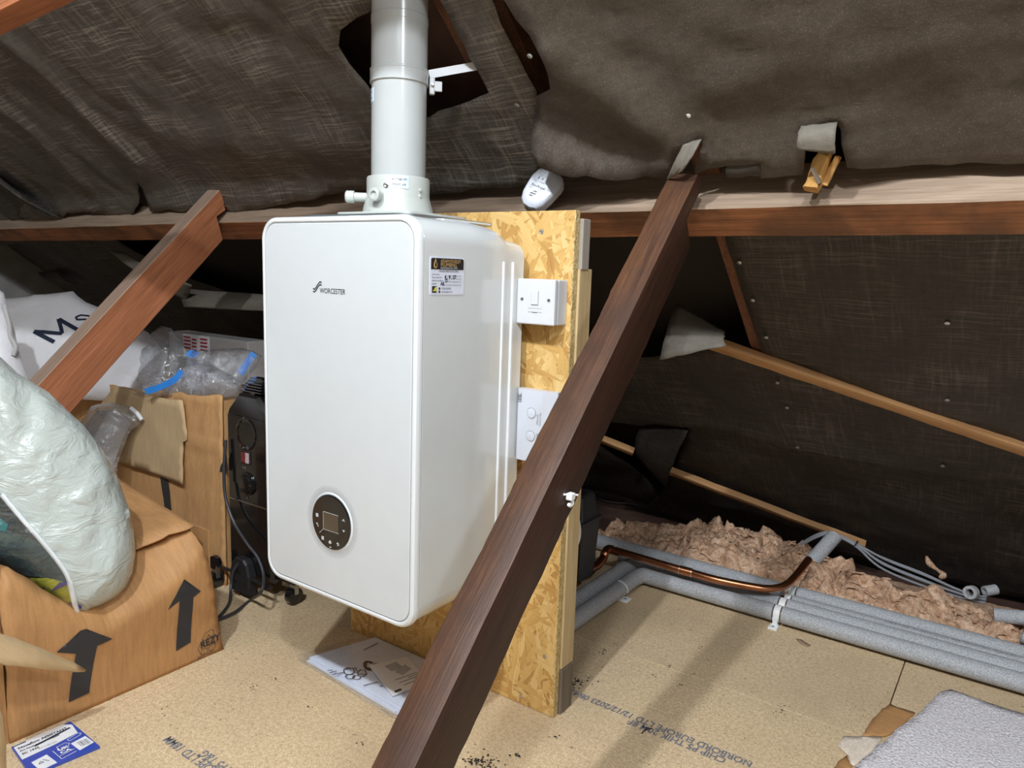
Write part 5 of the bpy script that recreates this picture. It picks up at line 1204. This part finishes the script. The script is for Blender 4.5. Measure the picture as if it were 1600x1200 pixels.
# ================================================================== WOOL
wl = thing('insulation_wool', 'brown fluffy mineral wool laid along the eaves behind the grey pipes', 'insulation', (.9, 1.5, 0))
def wool_h(x, y):
    e = y - 1.232; back = 1.60 - .16 * sm(.62, .95, x) + .03 * noise.noise(Vector((x * 7, 3, 1)))
    q = Vector((x * 5, y * 5, 1.7))
    h = (.044 + .022 * sm(1.0, .45, x)) * sm(.20, .40, x)
    h += .026 * noise.fractal(q, 1, 2, 3) + .075 * (abs(noise.noise(q * 2.3 + Vector((noise.noise(q * 2), noise.noise(q * 2.2 + Vector((5, 5, 5))), 0)) * 1.2)) - .25)
    w2 = q * 5 + Vector((noise.noise(q * 3), noise.noise(q * 3 + Vector((9, 1, 4))), 0)) * 2.2
    h += .024 * (.5 - abs(noise.noise(w2))) + .013 * (.5 - abs(noise.noise(w2 * 2.3 + Vector((3, 3, 3))))) + .005 * noise.fractal(q * 14, 1, 2, 3)
    h *= sm(-.005, .05, e)
    f = sm(back + .05, back - .06, y); return h * f - .05 * (1 - f)
def woolmesh():
    nx, ny = 420, 90; x0, x1, y0, y1 = .05, 2.1, 1.232, 1.72; vs = []; fs = []
    for i in range(nx + 1):
        for j in range(ny + 1):
            x = x0 + (x1 - x0) * i / nx; y = y0 + (y1 - y0) * j / ny; e = y - y0; h = wool_h(x, y)
            px_ = noise.noise(Vector((x * 26, y * 26, 11))) * .016; py_ = noise.noise(Vector((x * 26, y * 26, 17))) * .016
            roofz = 1.10 - (y - .5) * math.tan(TH) - .03
            vs.append((x + px_, y + py_ * sm(0, .04, e), max(-.055, min(h, roofz))))
    for i in range(nx):
        for j in range(ny): a = i * (ny + 1) + j; fs.append((a, a + ny + 1, a + ny + 2, a + 1))
    return mesh('wool_mat', vs, fs, 'wool', wl, True, kind='stuff')
woolmesh()
# loose tufts standing up from the mat
rng = random.Random(5); vs = []; fs = []
for i in range(520):
    x = rng.uniform(.3, 1.8); y = rng.uniform(1.25, 1.58); z = wool_h(x, y) + .001; a = rng.uniform(0, 6.28); L = rng.uniform(.012, .045); w_ = rng.uniform(.0015, .006)
    c = Vector((x, y, z)); d = Vector((cos(a), sin(a), rng.uniform(.0, .9))).normalized(); s = d.cross(Vector((0, 0, 1))).normalized(); n_ = s.cross(d)
    for k in range(5):
        t = k / 4; wd = w_ * (1 - t * .7); b_ = c + d * L * t + Vector((0, 0, -.02 * t * t)) + s * .01 * sin(t * 5 + a)
        vs += [b_ + s * wd, b_ + n_ * wd * .7, b_ - s * wd, b_ - n_ * wd * .7]
        if k:
            b0 = len(vs) - 8
            for j in range(4): fs.append((b0 + j, b0 + (j + 1) % 4, b0 + 4 + (j + 1) % 4, b0 + 4 + j))
mesh('wool_tufts', vs, fs, 'wool', wl, True, kind='stuff')
# a curled tuft caught on the felt
tf_ = thing('wool_tuft', 'curled brown wool tuft caught on the lower felt above the cables', 'insulation', atY(1460, 885, 1.5))
tube('tuft', path([atY(1448, 870, 1.52), atY(1452, 880, 1.5), atY(1464, 890, 1.49), atY(1474, 898, 1.48), atY(1468, 903, 1.47)], 5), [.004 + .005 * sin(i * .3) ** 2 for i in range(21)], 'wool', tf_, 8)

# ================================================================== FLOOR ITEMS, RIGHT
ca = thing('carpet_offcut', 'pale pinkish grey carpet offcut lying on the floor at lower right', 'carpet', (1.2, .8, 0))
cpoly = [(a.x, a.y) for a in [atZ(*p, .009) for p in ((1328, 1206), (1372, 1165), (1432, 1117), (1470, 1080), (1486, 1078), (1500, 1083), (1540, 1098), (1605, 1117))]] + [(1.75, .99), (1.75, .40), (1.02, .40)]
sheet('pile', cpoly, lambda u, v: Vector((u, v, .010 + fb(u, v, 90, .0012, 40))), 'carpet', ca, .018, thick=.009, rough=.0015)
ul = thing('underlay_scrap', 'torn beige underlay corner sticking out from beneath the carpet', 'underlay', atZ(1335, 1160))
patch('scrap', [atZ(*p, .0035) for p in ((1318, 1150), (1378, 1151), (1372, 1168), (1335, 1196), (1330, 1192), (1325, 1180), (1318, 1172), (1310, 1165), (1312, 1158))], 'underlay', ul, .003, .0006, .01)
kd = thing('cardboard_scrap', 'brown cardboard scrap half under the carpet offcut', 'cardboard', atZ(1385, 1125))
patch('scrap', [atZ(*p, .003) for p in ((1392, 1100), (1402, 1104), (1430, 1113), (1405, 1138), (1384, 1150), (1347, 1149), (1358, 1130), (1378, 1108))], 'card', kd, .003, .0004, .012)
kd2 = thing('cardboard_scrap', 'small brown card corner under the torn underlay', 'cardboard', atZ(1322, 1195))
patch('scrap', [atZ(*p, .002) for p in ((1312, 1188), (1324, 1180), (1332, 1196), (1320, 1206), (1300, 1204))], 'card', kd2, .002, .0003, .01)
# printed floor lettering (read from the far side)
def ftext(body, size, px, py, sx):
    o_ = atZ(px, py); text('printed_text', body, size, (o_.x, o_.y, .0004), (-1, -.0, 0), (0, -1, 0), 'greyink', fpan, align='RIGHT', sx=sx, bold=.0006, t=.0001)
fpan = [o for o in floor.children if o.name.startswith('floor_panel')][0]
ftext('NORBORD EUROPE LTD 12/12/2023 08:42', .026, 893, 1077, .84)
ftext('CHIP P5 THIK 20M 8F', .026, 985, 1124, .84)
ftext('NORBORD EUROPE LTD 18MM', .026, 266, 1150, .84); ftext('18MM P5 T&G', .026, 322, 1172, .84)
# crumbs and dirt
rng = random.Random(11)
db = thing('floor_debris', 'dark crumbs of dirt scattered over the chipboard floor', 'debris', (.6, .5, 0))
vs = []; fs = []
def crumb(c, r):
    b0 = len(vs); 
    for k in range(5): a = k * 1.2566 + rng.random(); vs.append(c + Vector((cos(a) * r * rng.uniform(.6, 1.3), sin(a) * r * rng.uniform(.6, 1.3), .0002)))
    vs.append(c + Vector((0, 0, r * .5)))
    for k in range(5): fs.append((b0 + k, b0 + (k + 1) % 5, b0 + 5))
for cx_, cy_, sx_, sy_, n_, r in ((905, 1065, 9, 5, 40, .003), (760, 1192, 14, 7, 60, .003), (744, 1190, 8, 4, 20, .003), (809, 1180, 3, 2, 6, .003), (870, 1152, 4, 3, 5, .003), (1044, 1040, 3, 2, 7, .0022), (1023, 1054, 3, 2, 6, .002), (1084, 1052, 3, 1, 6, .002), (1064, 1070, 3, 1, 6, .002), (940, 1019, 6, 3, 14, .0025), (1096, 1010, 5, 2, 5, .002), (1218, 1110, 8, 4, 12, .002), (1222, 1110, 8, 4, 8, .002), (482, 1104, 4, 2, 5, .002), (394, 1075, 3, 2, 6, .0025), (255, 1114, 3, 3, 5, .002), (562, 1162, 5, 2, 6, .0022), (426, 1060, 4, 2, 5, .002), (1345, 1112, 16, 12, 40, .0013)):
    for _ in range(n_): crumb(atZ(cx_ + rng.gauss(0, sx_), cy_ + rng.gauss(0, sy_), .0), r * rng.uniform(.4, 1.2))
mesh('crumbs', vs, fs, 'dirt', db, kind='stuff')
MT['chipwood'] = plain('wood_chip', (.36, .24, .15), .7)
ck = thing('wood_shaving', 'curled brown wood shaving on the floor in front of the lagged pipes', 'debris', atZ(1255, 1003))
patch('shaving', [atZ(*p, .002) for p in ((1244, 998), (1252, 999), (1267, 1008), (1262, 1010), (1250, 1005))], 'chipwood', ck, .0015, .002, .01)
tw = thing('twig', 'thin dark curved sliver lying on the printed floor lettering', 'debris', atZ(1015, 1140))
tube('sliver', path([atZ(1003, 1146, .002), atZ(1008, 1140, .003), atZ(1018, 1138, .003)], 5), .0012, 'dirt', tw, 6)
